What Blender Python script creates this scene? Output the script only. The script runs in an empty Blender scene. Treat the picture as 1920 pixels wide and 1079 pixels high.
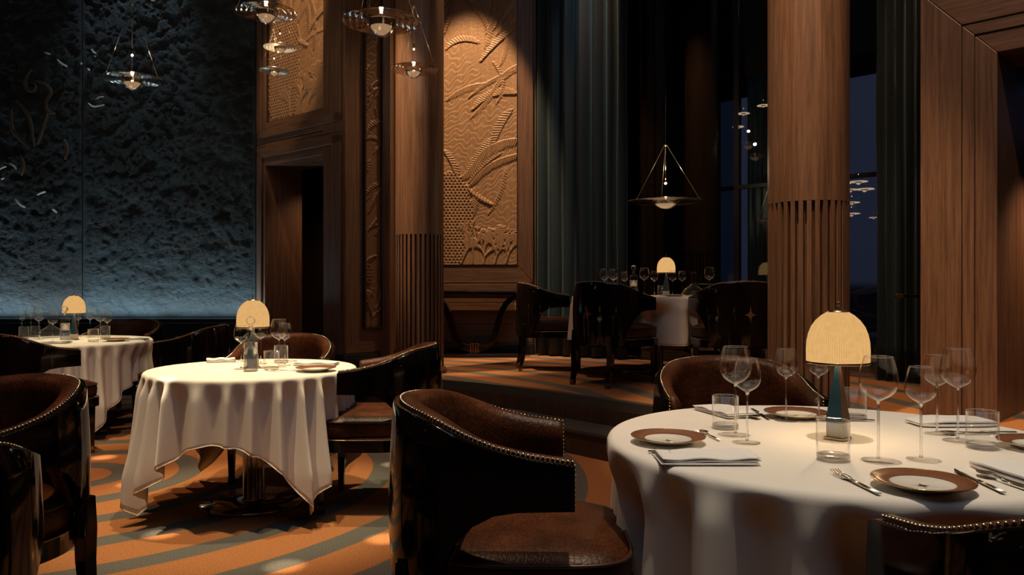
import bpy, math, random
import numpy as np
from mathutils import Vector, Matrix
random.seed(7)
S = bpy.context.scene
COL = S.collection
PI = math.pi
EYE = 1.19
F = 1450.0
PZ = 0.36            # height of the raised dining platform

# ------------------------------------------------------------------ materials
def new_mat(name):
    m = bpy.data.materials.new(name); m.use_nodes = True
    nt = m.node_tree; nt.nodes.clear()
    out = nt.nodes.new('ShaderNodeOutputMaterial')
    return m, nt, out
def N(nt, t, **kw):
    n = nt.nodes.new(t)
    for k, v in kw.items():
        if k in n.inputs: n.inputs[k].default_value = v
        else: setattr(n, k, v)
    return n
def L(nt, a, b): nt.links.new(a, b)
def principled(name, col, rough=.5, metal=0., **kw):
    m, nt, out = new_mat(name)
    p = N(nt, 'ShaderNodeBsdfPrincipled'); p.inputs['Base Color'].default_value = (*col, 1)
    p.inputs['Roughness'].default_value = rough; p.inputs['Metallic'].default_value = metal
    for k, v in kw.items(): p.inputs[k].default_value = v
    L(nt, p.outputs[0], out.inputs[0])
    return m, nt, p
def ramp(nt, fac, stops):
    r = N(nt, 'ShaderNodeValToRGB'); e = r.color_ramp.elements
    while len(e) < len(stops): e.new(.5)
    for i, (pos, c) in enumerate(stops):
        e[i].position = pos; e[i].color = (*c, 1) if len(c) == 3 else c
    L(nt, fac, r.inputs[0]); return r
def math_n(nt, op, a, b=None, clamp=False):
    n = N(nt, 'ShaderNodeMath', operation=op); n.use_clamp = clamp
    for i, v in enumerate((a, b)):
        if v is None: continue
        if isinstance(v, (int, float)): n.inputs[i].default_value = v
        else: L(nt, v, n.inputs[i])
    return n.outputs[0]
def bump(nt, p, h, strength=.3, dist=.01):
    b = N(nt, 'ShaderNodeBump'); b.inputs['Strength'].default_value = strength; b.inputs['Distance'].default_value = dist
    L(nt, h, b.inputs['Height']); L(nt, b.outputs[0], p.inputs['Normal']); return b
def noise(nt, vec, scale, detail=4, rough=.55, dist=0.):
    n = N(nt, 'ShaderNodeTexNoise'); n.inputs['Scale'].default_value = scale; n.inputs['Detail'].default_value = detail
    n.inputs['Roughness'].default_value = rough; n.inputs['Distortion'].default_value = dist
    L(nt, vec, n.inputs['Vector']); return n.outputs[0]
def coords(nt, scale=(1, 1, 1), rot=(0, 0, 0)):
    tc = N(nt, 'ShaderNodeTexCoord'); mp = N(nt, 'ShaderNodeMapping')
    mp.inputs['Scale'].default_value = scale; mp.inputs['Rotation'].default_value = rot
    L(nt, tc.outputs['Object'], mp.inputs[0]); return mp.outputs[0]
def wood(name, dark, mid, light, sc, rough=.42):
    m, nt, p = principled(name, mid, rough)
    a = noise(nt, coords(nt, sc), 3.2, 6, .62, .25)
    b = noise(nt, coords(nt, tuple(v*4.5 for v in sc)), 4.0, 3, .5)
    mix = math_n(nt, 'ADD', math_n(nt, 'MULTIPLY', a, .72), math_n(nt, 'MULTIPLY', b, .28))
    r = ramp(nt, mix, [(.36, dark), (.5, mid), (.66, light)])
    L(nt, r.outputs[0], p.inputs['Base Color'])
    bump(nt, p, mix, .12, .004); return m
WD, WM, WL = (.080, .038, .022), (.138, .069, .040), (.195, .104, .062)
M = {}
M['wood_v'] = wood('walnut_vertical', WD, WM, WL, (14, 14, .5))
M['wood_h'] = wood('walnut_horizontal', WD, WM, WL, (.7, .7, 16))
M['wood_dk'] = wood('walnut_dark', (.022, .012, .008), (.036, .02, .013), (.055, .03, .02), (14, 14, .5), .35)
M['carved'] = wood('carved_oak', (.25, .135, .066), (.32, .178, .09), (.38, .215, .112), (16, 16, .6), .5)
M['carved_dk'] = wood('carved_oak_brown', (.14, .062, .026), (.175, .08, .034), (.21, .1, .045), (16, 16, .6), .5)

m, nt, p = principled('lacquer', (.006, .004, .003), .07); p.inputs['Specular IOR Level'].default_value = .42
n1 = noise(nt, coords(nt, (3, 3, 1)), 2.2, 3); r = ramp(nt, n1, [(.35, (.002, .0016, .0015)), (.7, (.007, .004, .003))]); L(nt, r.outputs[0], p.inputs['Base Color'])
M['lacquer'] = m
m, nt, p = principled('crocodile_leather', (.07, .022, .008), .42, **{'Specular IOR Level': .25})
v = N(nt, 'ShaderNodeTexVoronoi', feature='DISTANCE_TO_EDGE'); v.inputs['Scale'].default_value = 58
L(nt, coords(nt, (.75, 1.1, 1)), v.inputs['Vector'])
cells = math_n(nt, 'MINIMUM', v.outputs['Distance'], .16)
n1 = noise(nt, coords(nt), 7, 4)
r = ramp(nt, n1, [(.32, (.030, .009, .003)), (.55, (.075, .022, .007)), (.75, (.13, .042, .013))])
mx = N(nt, 'ShaderNodeMix', data_type='RGBA', blend_type='MULTIPLY'); mx.inputs[0].default_value = .8
r2 = ramp(nt, v.outputs['Distance'], [(0, (.25, .25, .25)), (.09, (1, 1, 1))])
L(nt, r.outputs[0], mx.inputs[6]); L(nt, r2.outputs[0], mx.inputs[7]); L(nt, mx.outputs[2], p.inputs['Base Color'])
bump(nt, p, cells, .55, .005); M['leather'] = m
M['piping'] = principled('leather_piping', (.05, .022, .012), .35)[0]
M['brass'] = principled('brass', (.72, .5, .25), .22, 1.)[0]
M['nail'] = principled('brass_nailheads', (.95, .78, .5), .25, 1.)[0]
M['bronze'] = principled('bronze', (.22, .15, .1), .16, 1.)[0]
M['star'] = principled('brass_star', (.24, .13, .06), .4, .7)[0]
M['steel'] = principled('polished_steel', (.85, .74, .58), .18, 1.)[0]
M['wire'] = principled('steel_wire', (.8, .66, .48), .3, .9)[0]
M['black'] = principled('black_satin', (.006, .007, .008), .35)[0]
M['porcelain'] = principled('white_porcelain', (.72, .68, .62), .18)[0]
M['plate_rim'] = principled('brown_enamel', (.19, .075, .035), .38)[0]
M['gold'] = principled('gold_edge', (.8, .52, .2), .25, 1.)[0]
M['ink'] = principled('dark_emblem', (.03, .015, .01), .5)[0]
M['teal_leather'] = principled('teal_leather', (.012, .065, .11), .5)[0]
M['brown_leather'] = principled('brown_leather', (.12, .055, .03), .5)[0]
M['ivory'] = principled('ivory_block', (.85, .78, .62), .4)[0]
M['polished'] = principled('dark_polished_metal', (.42, .36, .31), .09, 1.)[0]
M['base_dk'] = principled('teal_black_paint', (.008, .014, .017), .35)[0]

m, nt, p = principled('linen', (.78, .74, .68), .82)
n1 = noise(nt, coords(nt, (1, 1, 1)), 420, 2); bump(nt, p, n1, .12, .001)
p.inputs['Sheen Weight'].default_value = .12; M['linen'] = m
m, nt, p = principled('napkin_linen', (.76, .75, .74), .85)
n1 = noise(nt, coords(nt, (1, 1, 1)), 500, 2); bump(nt, p, n1, .12, .001); M['napkin'] = m

m, nt, p = principled('velvet', (.008, .03, .036), .62)
p.inputs['Sheen Weight'].default_value = .16; p.inputs['Sheen Roughness'].default_value = .35
p.inputs['Sheen Tint'].default_value = (.35, .6, .68, 1)
n1 = noise(nt, coords(nt, (9, 9, 3)), 9, 5, .7); r = ramp(nt, n1, [(.3, (.0025, .010, .015)), (.7, (.007, .023, .032))]); L(nt, r.outputs[0], p.inputs['Base Color'])
bump(nt, p, n1, .15, .01); M['velvet'] = m

# rough dark mural stone
m, nt, p = principled('mural_stone', (.02, .05, .06), .6)
c = coords(nt, (1, 1, 1.35))
h1 = noise(nt, c, 8, 10, .68, .5); h2 = noise(nt, c, 30, 8, .72, .2); big = noise(nt, c, .9, 4, .55, .6)
hh = math_n(nt, 'ADD', math_n(nt, 'MULTIPLY', h1, .62), math_n(nt, 'MULTIPLY', h2, .38))
r = ramp(nt, big, [(.36, (.012, .012, .010)), (.46, (.018, .026, .028)), (.56, (.030, .048, .053)), (.70, (.030, .024, .018))])  # brown end of the ramp paints in smudgy reflections on the stone
L(nt, r.outputs[0], p.inputs['Base Color']); bump(nt, p, h2, .8, .03); M['mural'] = m
M['inlay'] = principled('pearl_inlay', (.85, .74, .62), .3, .0)[0]
M['inlay_dull'] = principled('bronze_inlay', (.105, .075, .05), .4, .0)[0]

# carpet: orange with concentric grey bands, worn in wool pile
m, nt, p = principled('carpet', (.4, .14, .04), .95)
tc = N(nt, 'ShaderNodeTexCoord'); sx = N(nt, 'ShaderNodeSeparateXYZ'); L(nt, tc.outputs['Object'], sx.inputs[0])
wob = noise(nt, tc.outputs['Object'], .7, 2)
dx = math_n(nt, 'SUBTRACT', sx.outputs[0], -2.78); dy = math_n(nt, 'SUBTRACT', sx.outputs[1], 4.79)
rr = math_n(nt, 'SQRT', math_n(nt, 'ADD', math_n(nt, 'MULTIPLY', dx, dx), math_n(nt, 'MULTIPLY', dy, dy)))
th = math_n(nt, 'ARCTAN2', dy, dx)
off = math_n(nt, 'MULTIPLY', math_n(nt, 'ADD', math_n(nt, 'SINE', th), 1.), .09)
q = math_n(nt, 'DIVIDE', math_n(nt, 'SUBTRACT', math_n(nt, 'SUBTRACT', rr, off), .62-.205), .41)
q = math_n(nt, 'ADD', q, math_n(nt, 'MULTIPLY', math_n(nt, 'SUBTRACT', wob, .5), .25))
fr = math_n(nt, 'FRACT', q)
tri = math_n(nt, 'ABSOLUTE', math_n(nt, 'SUBTRACT', fr, .5))
msk = math_n(nt, 'SUBTRACT', 1., math_n(nt, 'MULTIPLY', math_n(nt, 'SUBTRACT', tri, .17), 60, True), True)
pile = noise(nt, tc.outputs['Object'], 150, 4, .8); pile2 = noise(nt, tc.outputs['Object'], 40, 3, .6)
ro = ramp(nt, pile, [(.36, (.16, .053, .015)), (.64, (.41, .165, .048))])
rg = ramp(nt, pile, [(.36, (.04, .038, .034)), (.64, (.12, .115, .102))])
mx = N(nt, 'ShaderNodeMix', data_type='RGBA'); L(nt, msk, mx.inputs[0]); L(nt, ro.outputs[0], mx.inputs[6]); L(nt, rg.outputs[0], mx.inputs[7])
L(nt, mx.outputs[2], p.inputs['Base Color'])
bump(nt, p, math_n(nt, 'ADD', pile, pile2), .5, .004); M['carpet'] = m
M['tread'] = principled('charcoal_tread', (.035, .033, .032), .6)[0]

def thin_glass(name, tint=(.96, .95, .93), r0=.04, rough=.0, pw=5.):
    m, nt, out = new_mat(name)
    lw = N(nt, 'ShaderNodeLayerWeight'); lw.inputs['Blend'].default_value = .5
    f5 = math_n(nt, 'POWER', lw.outputs['Facing'], pw)
    fac = math_n(nt, 'ADD', math_n(nt, 'MULTIPLY', f5, 1-r0), r0, True)
    t = N(nt, 'ShaderNodeBsdfTransparent'); t.inputs[0].default_value = (*tint, 1)
    g = N(nt, 'ShaderNodeBsdfGlossy'); g.inputs['Roughness'].default_value = rough; g.inputs[0].default_value = (1, 1, 1, 1)
    mx = N(nt, 'ShaderNodeMixShader'); L(nt, fac, mx.inputs[0]); L(nt, t.outputs[0], mx.inputs[1]); L(nt, g.outputs[0], mx.inputs[2])
    L(nt, mx.outputs[0], out.inputs[0]); return m
M['glass'] = thin_glass('drinking_glass', (.995, .99, .98), .03, .0)
M['foot_glass'] = thin_glass('foot_glass', (.985, .975, .955), .02, .05, 9.)
M['pane'] = thin_glass('window_glass', (.95, .96, .97), .06)
M['pane_tint'] = thin_glass('tinted_window_glass', (.42, .5, .55), .065)
M['pendant_glass'] = thin_glass('pendant_glass', (.86, .80, .72), .22, .06)
m, nt, out = new_mat('solid_glass'); g = N(nt, 'ShaderNodeBsdfGlass'); g.inputs['IOR'].default_value = 1.45; g.inputs['Roughness'].default_value = .0
g.inputs[0].default_value = (1, .98, .95, 1); tr = N(nt, 'ShaderNodeBsdfTransparent'); mx = N(nt, 'ShaderNodeMixShader'); mx.inputs[0].default_value = .45; L(nt, tr.outputs[0], mx.inputs[1]); L(nt, g.outputs[0], mx.inputs[2]); L(nt, mx.outputs[0], out.inputs[0]); M['solid_glass'] = m
def emis(name, col, s, base=None):
    m, nt, out = new_mat(name)
    e = N(nt, 'ShaderNodeEmission'); e.inputs[0].default_value = (*col, 1); e.inputs[1].default_value = s
    L(nt, e.outputs[0], out.inputs[0]); return m
m, nt, out = new_mat('lamp_shade_silk')
tc = N(nt, 'ShaderNodeTexCoord'); sx = N(nt, 'ShaderNodeSeparateXYZ'); L(nt, tc.outputs['Object'], sx.inputs[0])
ang = math_n(nt, 'ARCTAN2', sx.outputs[1], sx.outputs[0])
pl = math_n(nt, 'SINE', math_n(nt, 'MULTIPLY', ang, 90.))
nn = noise(nt, tc.outputs['Object'], 60, 3)
fac = math_n(nt, 'ADD', math_n(nt, 'MULTIPLY', pl, .06), math_n(nt, 'ADD', math_n(nt, 'MULTIPLY', nn, .22), .62))
e = N(nt, 'ShaderNodeEmission'); e.inputs[0].default_value = (1., .56, .20, 1); L(nt, fac, e.inputs[1]); L(nt, e.outputs[0], out.inputs[0]); M['shade'] = m
M['bulb'] = emis('glowing_bulb', (1., .72, .38), 30.)
M['diffuser'] = emis('glowing_diffuser', (1., .70, .44), .62)
M['diffuser_hi'] = emis('bright_diffuser', (1., .76, .5), 7.)
M['disc_hi'] = emis('self_glowing_disc', (1., .72, .44), 3.5)  # glass disc made to emit, boosted so its window reflection reads bright
M['disc_mid'] = principled('frosted_disc_soft', (.85, .72, .55), .28, .5)[0]

# ------------------------------------------------------------------ mesh builder
class MB:
    def __init__(s): s.v = []; s.f = []; s.m = []; s.sm = []
    def add(s, vs, fs, mat=0, smooth=False):
        o = len(s.v); s.v += [tuple(v) for v in vs]
        for f in fs: s.f.append(tuple(o+i for i in f)); s.m.append(mat); s.sm.append(smooth)
    def box(s, x0, x1, y0, y1, z0, z1, mat=0, T=None):
        vs = [(x, y, z) for z in (z0, z1) for y in (y0, y1) for x in (x0, x1)]
        if T: vs = [T(*v) for v in vs]
        s.add(vs, [(0, 2, 3, 1), (4, 5, 7, 6), (0, 1, 5, 4), (2, 6, 7, 3), (0, 4, 6, 2), (1, 3, 7, 5)], mat)
    def lathe(s, prof, n=32, c=(0, 0, 0), mat=0, closed=False, sx=1, sy=1, wob=None):
        vs = []; fs = []
        for i in range(n):
            a = 2*PI*i/n; ca, sa = math.cos(a), math.sin(a)
            for j, (r, z) in enumerate(prof): vs.append((c[0]+r*ca*sx, c[1]+r*sa*sy, c[2]+z))
        k = len(prof)
        for i in range(n):
            i2 = (i+1) % n
            for j in range(k if closed else k-1):
                j2 = (j+1) % k
                fs.append((i*k+j, i2*k+j, i2*k+j2, i*k+j2))
        s.add(vs, fs, mat, True)
    def tube(s, pts, r, n=8, mat=0, cap=True, closed=False):
        pts = [Vector(q) for q in pts]; k = len(pts); vs = []; fs = []
        rs = r if isinstance(r, (list, tuple)) else [r]*k
        up = None
        for i, q in enumerate(pts):
            a = pts[(i-1) % k] if (closed or i > 0) else q; b = pts[(i+1) % k] if (closed or i < k-1) else q
            t = (b-a).normalized()
            if up is None: up = Vector((0, 0, 1)) if abs(t.z) < .9 else Vector((0, 1, 0))
            u = t.cross(up).normalized(); w = u.cross(t).normalized(); up = w
            for j in range(n):
                an = 2*PI*j/n; vs.append(q+(u*math.cos(an)+w*math.sin(an))*rs[i])
        for i in range(k if closed else k-1):
            i2 = (i+1) % k
            for j in range(n): fs.append((i*n+j, i*n+(j+1) % n, i2*n+(j+1) % n, i2*n+j))
        if cap and not closed: fs.append(tuple(range(n-1, -1, -1))); fs.append(tuple((k-1)*n+j for j in range(n)))
        s.add(vs, fs, mat, True)
    def loft(s, rings, mat=0, closed_ring=True, cap=False, smooth=True, closed_path=False):
        k = len(rings[0]); vs = [q for r in rings for q in r]; fs = []
        R = len(rings)
        for i in range(R if closed_path else R-1):
            i2 = (i+1) % R
            for j in range(k if closed_ring else k-1): fs.append((i*k+j, i*k+(j+1) % k, i2*k+(j+1) % k, i2*k+j))
        if cap: fs.append(tuple(range(k-1, -1, -1))); fs.append(tuple((R-1)*k+j for j in range(k)))
        s.add(vs, fs, mat, smooth)
    def prism(s, poly, z0, z1, mat=0, top_mat=None, T=None):
        k = len(poly); vs = [(x, y, z0) for x, y in poly]+[(x, y, z1) for x, y in poly]
        if T: vs = [T(*v) for v in vs]
        s.add(vs, [tuple(range(k-1, -1, -1))]+[(i, (i+1) % k, k+(i+1) % k, k+i) for i in range(k)], mat)
        s.add([vs[i] for i in range(k, 2*k)], [tuple(range(k))], mat if top_mat is None else top_mat)
    def build(s, name, mats, parent=None, bevel=0, auto=False):
        me = bpy.data.meshes.new(name); me.from_pydata(s.v, [], s.f)
        if not isinstance(mats, (list, tuple)): mats = [mats]
        for q in mats: me.materials.append(q)
        me.polygons.foreach_set('material_index', s.m); me.polygons.foreach_set('use_smooth', s.sm); me.update()
        o = bpy.data.objects.new(name, me); COL.objects.link(o)
        if parent: o.parent = parent
        if bevel:
            b = o.modifiers.new('bevel', 'BEVEL'); b.width = bevel; b.segments = 2; b.limit_method = 'ANGLE'; b.angle_limit = .7
        return o
def tag(o, label, cat, group=None):
    o['label'] = label; o['category'] = cat
    if group: o['group'] = group
    return o
def thing(name, label, cat, loc=(0, 0, 0), rz=0, group=None):
    o = bpy.data.objects.new(name, None); COL.objects.link(o); o.location = loc; o.rotation_euler = (0, 0, rz); o.empty_display_size = .1
    return tag(o, label, cat, group)
def struct(o): o['kind'] = 'structure'; return o
def copy_tree(o, parent=None):
    c = o.copy(); COL.objects.link(c); c.parent = parent
    for ch in o.children: copy_tree(ch, c)
    return c
def at(px, py, Z): return ((px-960)/F*Z, Z, EYE-(py-540)/F*Z)
def on(px, py, h): Z = (EYE-h)*F/(py-540); return ((px-960)/F*Z, Z, h)
def interp(x, pts):
    if x <= pts[0][0]: return pts[0][1]
    for (a, b), (c, d) in zip(pts, pts[1:]):
        if x <= c: return b+(d-b)*(x-a)/(c-a)
    return pts[-1][1]
def sstep(x): x = max(0, min(1, x)); return x*x*(3-2*x)

# ------------------------------------------------------------------ room shell
def frame(ax, ay, bx, by):
    d = Vector((bx-ax, by-ay, 0)); ln = d.length; d.normalize(); n = Vector((-d.y, d.x, 0))     # n points away from the room
    if n.y < 0: n = -n
    def T(s, t, z): return (ax+d.x*s+n.x*t, ay+d.y*s+n.y*t, z)
    return T, ln
CH = 7.6
b = MB(); b.prism([(-14, -4), (9, -4), (9, 13), (-14, 13)], -.1, 0); struct(b.build('floor', M['carpet']))
b = MB(); b.box(-14, 9, -4, 13, CH, CH+.1); struct(b.build('ceiling', M['base_dk']))
b = MB(); b.box(-14, 9, -4.1, -4, 0, CH); struct(b.build('wall_back', M['wood_v']))
b = MB(); b.box(-14.1, -14, -4, 13, 0, CH); struct(b.build('wall_far_left', M['wood_dk']))
# stone mural wall
b = MB(); b.box(-14, -2.99, 9.12, 9.3, 0, CH); struct(b.build('wall_left', M['black']))
def fbm(nx, ny, w, h, cell, octs, seed, gain=.55):
    rng = np.random.RandomState(seed); out = np.zeros((ny, nx)); amp = 1.
    X, Y = np.meshgrid(np.linspace(0, w, nx), np.linspace(0, h, ny))
    for o in range(octs):
        an = .7+1.9*o; gx, gy = (X*math.cos(an)+Y*math.sin(an))/cell, (Y*math.cos(an)-X*math.sin(an))/cell; gx -= gx.min(); gy -= gy.min(); W_, H_ = int(gx.max())+3, int(gy.max())+3; G = rng.rand(H_, W_)
        i, j = gx.astype(int), gy.astype(int); fx, fy = gx-i, gy-j; fx = fx*fx*(3-2*fx); fy = fy*fy*(3-2*fy)
        v = (G[j, i]*(1-fx)+G[j, i+1]*fx)*(1-fy)+(G[j+1, i]*(1-fx)+G[j+1, i+1]*fx)*fy
        out += amp*(v+.45*(1-np.abs(2*v-1))); amp *= gain; cell *= .5
    return out
def mural(x0, x1, label, seed):
    xa = max(x0, -6.6); w, h = x1-xa, 4.6; res = .0135; nx, ny = int(w/res), int(h/res)
    H = fbm(nx, ny, w, h, .12, 5, seed, .66); H = (H-H.mean())*.0145
    edge_ = np.ones(nx); edge_[:4] = [0, .3, .6, .9]; edge_[-4:] = [.9, .6, .3, 0]; H *= edge_[None]
    X, Z = np.meshgrid(np.linspace(xa, x1, nx), np.linspace(.84, .84+h, ny))
    me = bpy.data.meshes.new('stone_mural_panel'); co = np.stack([X, 9.045-H, Z], -1).reshape(-1, 3)
    ext = np.array([(x0-.0, 9.05, .84), (xa, 9.05, .84), (xa, 9.05, CH), (x0, 9.05, CH), (xa, 9.045, .84+h), (x1, 9.045, .84+h), (x1, 9.045, CH), (xa, 9.045, CH), (x1, 9.12, .84), (x1, 9.12, CH), (x1, 9.045, .84)])
    i, j = np.meshgrid(np.arange(nx-1), np.arange(ny-1)); a = (j*nx+i).ravel(); q = np.stack([a, a+1, a+nx+1, a+nx], 1); k = nx*ny
    exf = np.array([(k, k+1, k+2, k+3), (k+4, k+5, k+6, k+7), (k+10, k+8, k+9, k+6)]); q = np.concatenate([q, exf]).ravel(); co = np.concatenate([co, ext]).ravel(); nf = len(q)//4
    me.vertices.add(k+11); me.vertices.foreach_set('co', co); me.loops.add(nf*4); me.loops.foreach_set('vertex_index', q)
    me.polygons.add(nf); me.polygons.foreach_set('loop_start', np.arange(nf)*4); me.polygons.foreach_set('loop_total', np.full(nf, 4)); me.update(); me.validate(); me.materials.append(M['mural'])
    o = bpy.data.objects.new('stone_mural_panel', me); COL.objects.link(o)
    return tag(o, label, 'wall art', 'stone mural panels')
SX = (155-960)/F*9.05
mu1 = mural(-9.4, SX-.006, 'dark stone mural panel left of the vertical seam, with pale curling inlays', 3)
mu2 = mural(SX+.006, -3.0, 'dark rough teal stone mural panel between the vertical seam and the wooden doorway', 8)
def ribbon(pts, w, par, mat, name='inlay', dz=.012):
    P = [Vector(at(x, y, 9.03)) for x, y in pts]
    # smooth the line
    for _ in range(2):
        Q = [P[0]]
        for a, c in zip(P, P[1:]): Q += [a.lerp(c, .25), a.lerp(c, .75)]
        Q.append(P[-1]); P = Q
    k = len(P); vs = []
    rings = []
    for i, q in enumerate(P):
        t = (P[min(i+1, k-1)]-P[max(i-1, 0)]).normalized(); nn = Vector((-t.z, 0, t.x)); ww = w*(.25+.75*math.sin(PI*(i+.5)/k))
        rings.append([q+nn*ww, q+Vector((0, -dz, 0)), q-nn*ww])
    b = MB(); b.loft(rings, closed_ring=False); return b.build(name, mat, par)
for pts in ([(84, 99), (90, 101), (95, 103)], [(107, 112), (115, 120), (127, 126)], [(0, 318), (6, 314), (12, 313)], [(18, 307), (28, 312), (31, 319)],
            [(29, 374), (36, 384), (48, 390)], [(98, 393), (103, 396), (107, 400)], [(2, 337), (8, 334)], [(70, 366), (78, 362), (86, 360)], [(151, 119), (154, 121)]):
    ribbon(pts, .012, mu1, M['inlay'])
for pts in ([(172, 93), (175, 99), (181, 101)], [(165, 194), (174, 201), (186, 199), (196, 197)], [(179, 187), (187, 183), (195, 182)], [(164, 129), (169, 133)], [(177, 105), (180, 107)], [(283, 1), (290, 2)]):
    ribbon(pts, .011, mu2, M['inlay'])
for pts in ([(60, 130), (48, 146), (46, 160), (54, 172), (66, 170), (67, 158), (57, 155)], [(66, 152), (85, 158), (98, 174), (84, 190), (88, 212), (104, 213)], [(89, 214), (80, 240), (70, 272)],
            [(30, 188), (46, 206), (57, 228), (60, 256), (66, 276)], [(22, 206), (20, 244), (40, 262), (56, 282)], [(38, 292), (44, 310), (40, 330)], [(122, 300), (126, 280), (120, 262)]):
    ribbon(pts, .028, mu1, M['inlay_dull'], 'bronze_inlay', .02)
b = MB(); b.box(-9.4, -3.0, 8.60, 9.04, .0, .84); b.box(-9.4, -3.0, 8.54, 8.64, .60, .80)
tag(b.build('wainscot_ledge', M['base_dk'], bevel=.01), 'low black ledge along the foot of the stone mural wall', 'ledge')

# doorway wall (recedes to the left)
A, B2, C2 = (-2.99, 9.05), (-1.73, 7.96), (-1.29, 8.49)
T, LN = frame(*A, *B2)
D0, D1 = .183, 1.43
b = MB()
b.box(0, D0, 0, .5, 0, 2.85, 0, T); b.box(D1, LN, 0, .5, 0, 2.85, 0, T)
b.box(0, .183, 0, .3, 2.86, CH, 0, T); b.box(1.457, LN, 0, .3, 2.86, CH, 0, T)
b.box(.183, 1.457, .07, .3, 3.0, CH, 0, T)
b.box(D0, D1, 0, .5, 2.60, 2.85, 1, T); b.box(.183, 1.457, 0, .3, 2.86, 3.087, 1, T)
struct(b.build('wall_doorway', [M['wood_v'], M['wood_h']], bevel=.006))
b = MB()   # raised outer mouldings round the doorway and round the carving
for (s0, s1, z0, z1, mt) in ((0.03, D0-.05, 0, 2.78, 0), (D1+.05, LN-.03, 0, 2.78, 0), (.03, LN-.03, 2.69, 2.80, 1), (.03, .12, 2.92, CH, 0), (1.52, LN-.03, 2.92, CH, 0), (.03, LN-.03, 2.92, 3.01, 1)):
    b.box(s0, s1, -.022, 0, z0, z1, mt, T)
struct(b.build('trim_1', [M['wood_v'], M['wood_h']], bevel=.006))
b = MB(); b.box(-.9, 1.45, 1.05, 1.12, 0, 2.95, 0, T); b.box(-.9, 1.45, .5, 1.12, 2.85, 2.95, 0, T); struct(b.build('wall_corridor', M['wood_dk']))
b = MB(); b.box(-.9, -.8, .5, 1.05, 0, 2.85, 0, T); struct(b.build('wall_corridor_end', M['wood_v']))
# pilaster wall
TB, LB = frame(*B2, *C2)
def TB2(s, t, z): return TB(s, t, z)
nB = Vector(TB(0, 1, 0))-Vector(TB(0, 0, 0)); SGN = 1 if nB.x < 0 else 1
def TBf(s, t, z): return TB(s, t, z)
b = MB()
b.box(0, LB, 0, .35, .504, CH, 0, TBf)
def mitB(poly, mat):
    n_ = len(poly); vs_ = [TBf(a_, -.02, c_) for a_, c_ in poly]+[TBf(a_, 0, c_) for a_, c_ in poly]
    b.add(vs_, [tuple(range(n_)), tuple(range(2*n_-1, n_-1, -1))]+[(i, n_+i, n_+(i+1) % n_, (i+1) % n_) for i in range(n_)], mat)
mitB([(0, .507), (.22, .757), (.22, CH), (0, CH)], 0); mitB([(LB, .507), (LB, CH), (LB-.2, CH), (LB-.2, .757)], 0)
mitB([(.003, .504), (LB-.003, .504), (LB-.203, .755), (.223, .755)], 1)
struct(b.build('wall_pilaster', [M['wood_v'], M['wood_h']], bevel=.005))
b = MB(); b.box(-.03, LB+.03, -.03, .35, 0, .50, 0, TBf); struct(b.build('baseboard_pilaster', M['base_dk'], bevel=.01))
b = MB(); T2, L2 = frame(*C2, -1.2, 9.6); b.box(-.2, L2, 0, .2, 0, CH, 0, T2); struct(b.build('wall_return', M['wood_v']))
# wall with the tall carving
RW = 9.6
b = MB()
b.box(-1.3, .3, RW, RW+.2, PZ, CH, 0)
def mit(poly, mat):
    n_ = len(poly); vs_ = [(a_, RW-.04, c_) for a_, c_ in poly]+[(a_, RW, c_) for a_, c_ in poly]
    b.add(vs_, [tuple(range(n_)), tuple(range(2*n_-1, n_-1, -1))]+[(i, n_+i, n_+(i+1) % n_, (i+1) % n_) for i in range(n_)], mat)
mit([(.068, 1.470), (.262, 1.249), (.262, CH), (.068, CH)], 0); mit([(-1.2, 1.249), (-1.002, 1.470), (-1.002, CH), (-1.2, CH)], 0)
mit([(-1.2, 1.245), (.262, 1.245), (.066, 1.468), (-1.0, 1.468)], 1); b.box(-1.2, .262, RW-.055, RW, 1.145, 1.235, 1)
b.box(-1.2, .262, RW-.03, RW, 1.0, 1.135, 1); b.box(-1.2, .262, RW-.03, RW, .735, .995, 1); b.box(-1.2, .262, RW-.03, RW, .50, .73, 1)
struct(b.build('wall_relief', [M['wood_v'], M['wood_h']], bevel=.005))
b = MB(); b.box(-1.2, .27, RW-.07, RW, PZ, .50); struct(b.build('baseboard_relief', M['base_dk'], bevel=.008))

# glass wall at forty-five degrees
def gp(u): Z = 7.382/(.70*u+.713); return (u*Z, Z)
G0 = (.2, (7.382-.14)/.713); G1 = (4.3, (7.382-.70*4.3)/.713)
TG, LG = frame(*G0, *G1)
def gs(px):
    x, y = gp((px-960)/F); return math.hypot(x-G0[0], y-G0[1])
win = bpy.data.objects.new('window_1', None); COL.objects.link(win); struct(win)
sm = gs(1379)
b = MB(); b.box(0, sm-.03, 0, .012, PZ, CH, 0, TG); b.build('pane', M['pane_tint'], win)
b = MB(); b.box(sm+.03, LG, 0, .012, PZ, CH, 0, TG); b.build('pane', M['pane'], win)
for s0 in (sm, gs(1190), gs(1655)+.1):
    b = MB(); b.box(s0-.03, s0+.03, .014, .07, PZ, CH, 0, TG); b.build('mullion', M['black'], win)
b = MB(); b.box(0, LG, .014, .06, 2.215, 2.255, 0, TG); b.build('transom', M['black'], win)
b = MB(); b.box(-.5, LG+.5, .10, .9, 3.39, CH, 0, TG); struct(b.build('wall_spandrel', M['black']))
b = MB(); b.box(-.5, gs(1345)-.05, .10, .16, PZ-.3, 3.39, 0, TG); struct(b.build('wall_outer_pier', M['black']))
b = MB(); b.box(-2.5, LG+2, .2, 30, -.4, -.3, 0, TG); struct(b.build('floor_terrace', M['black']))

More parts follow.
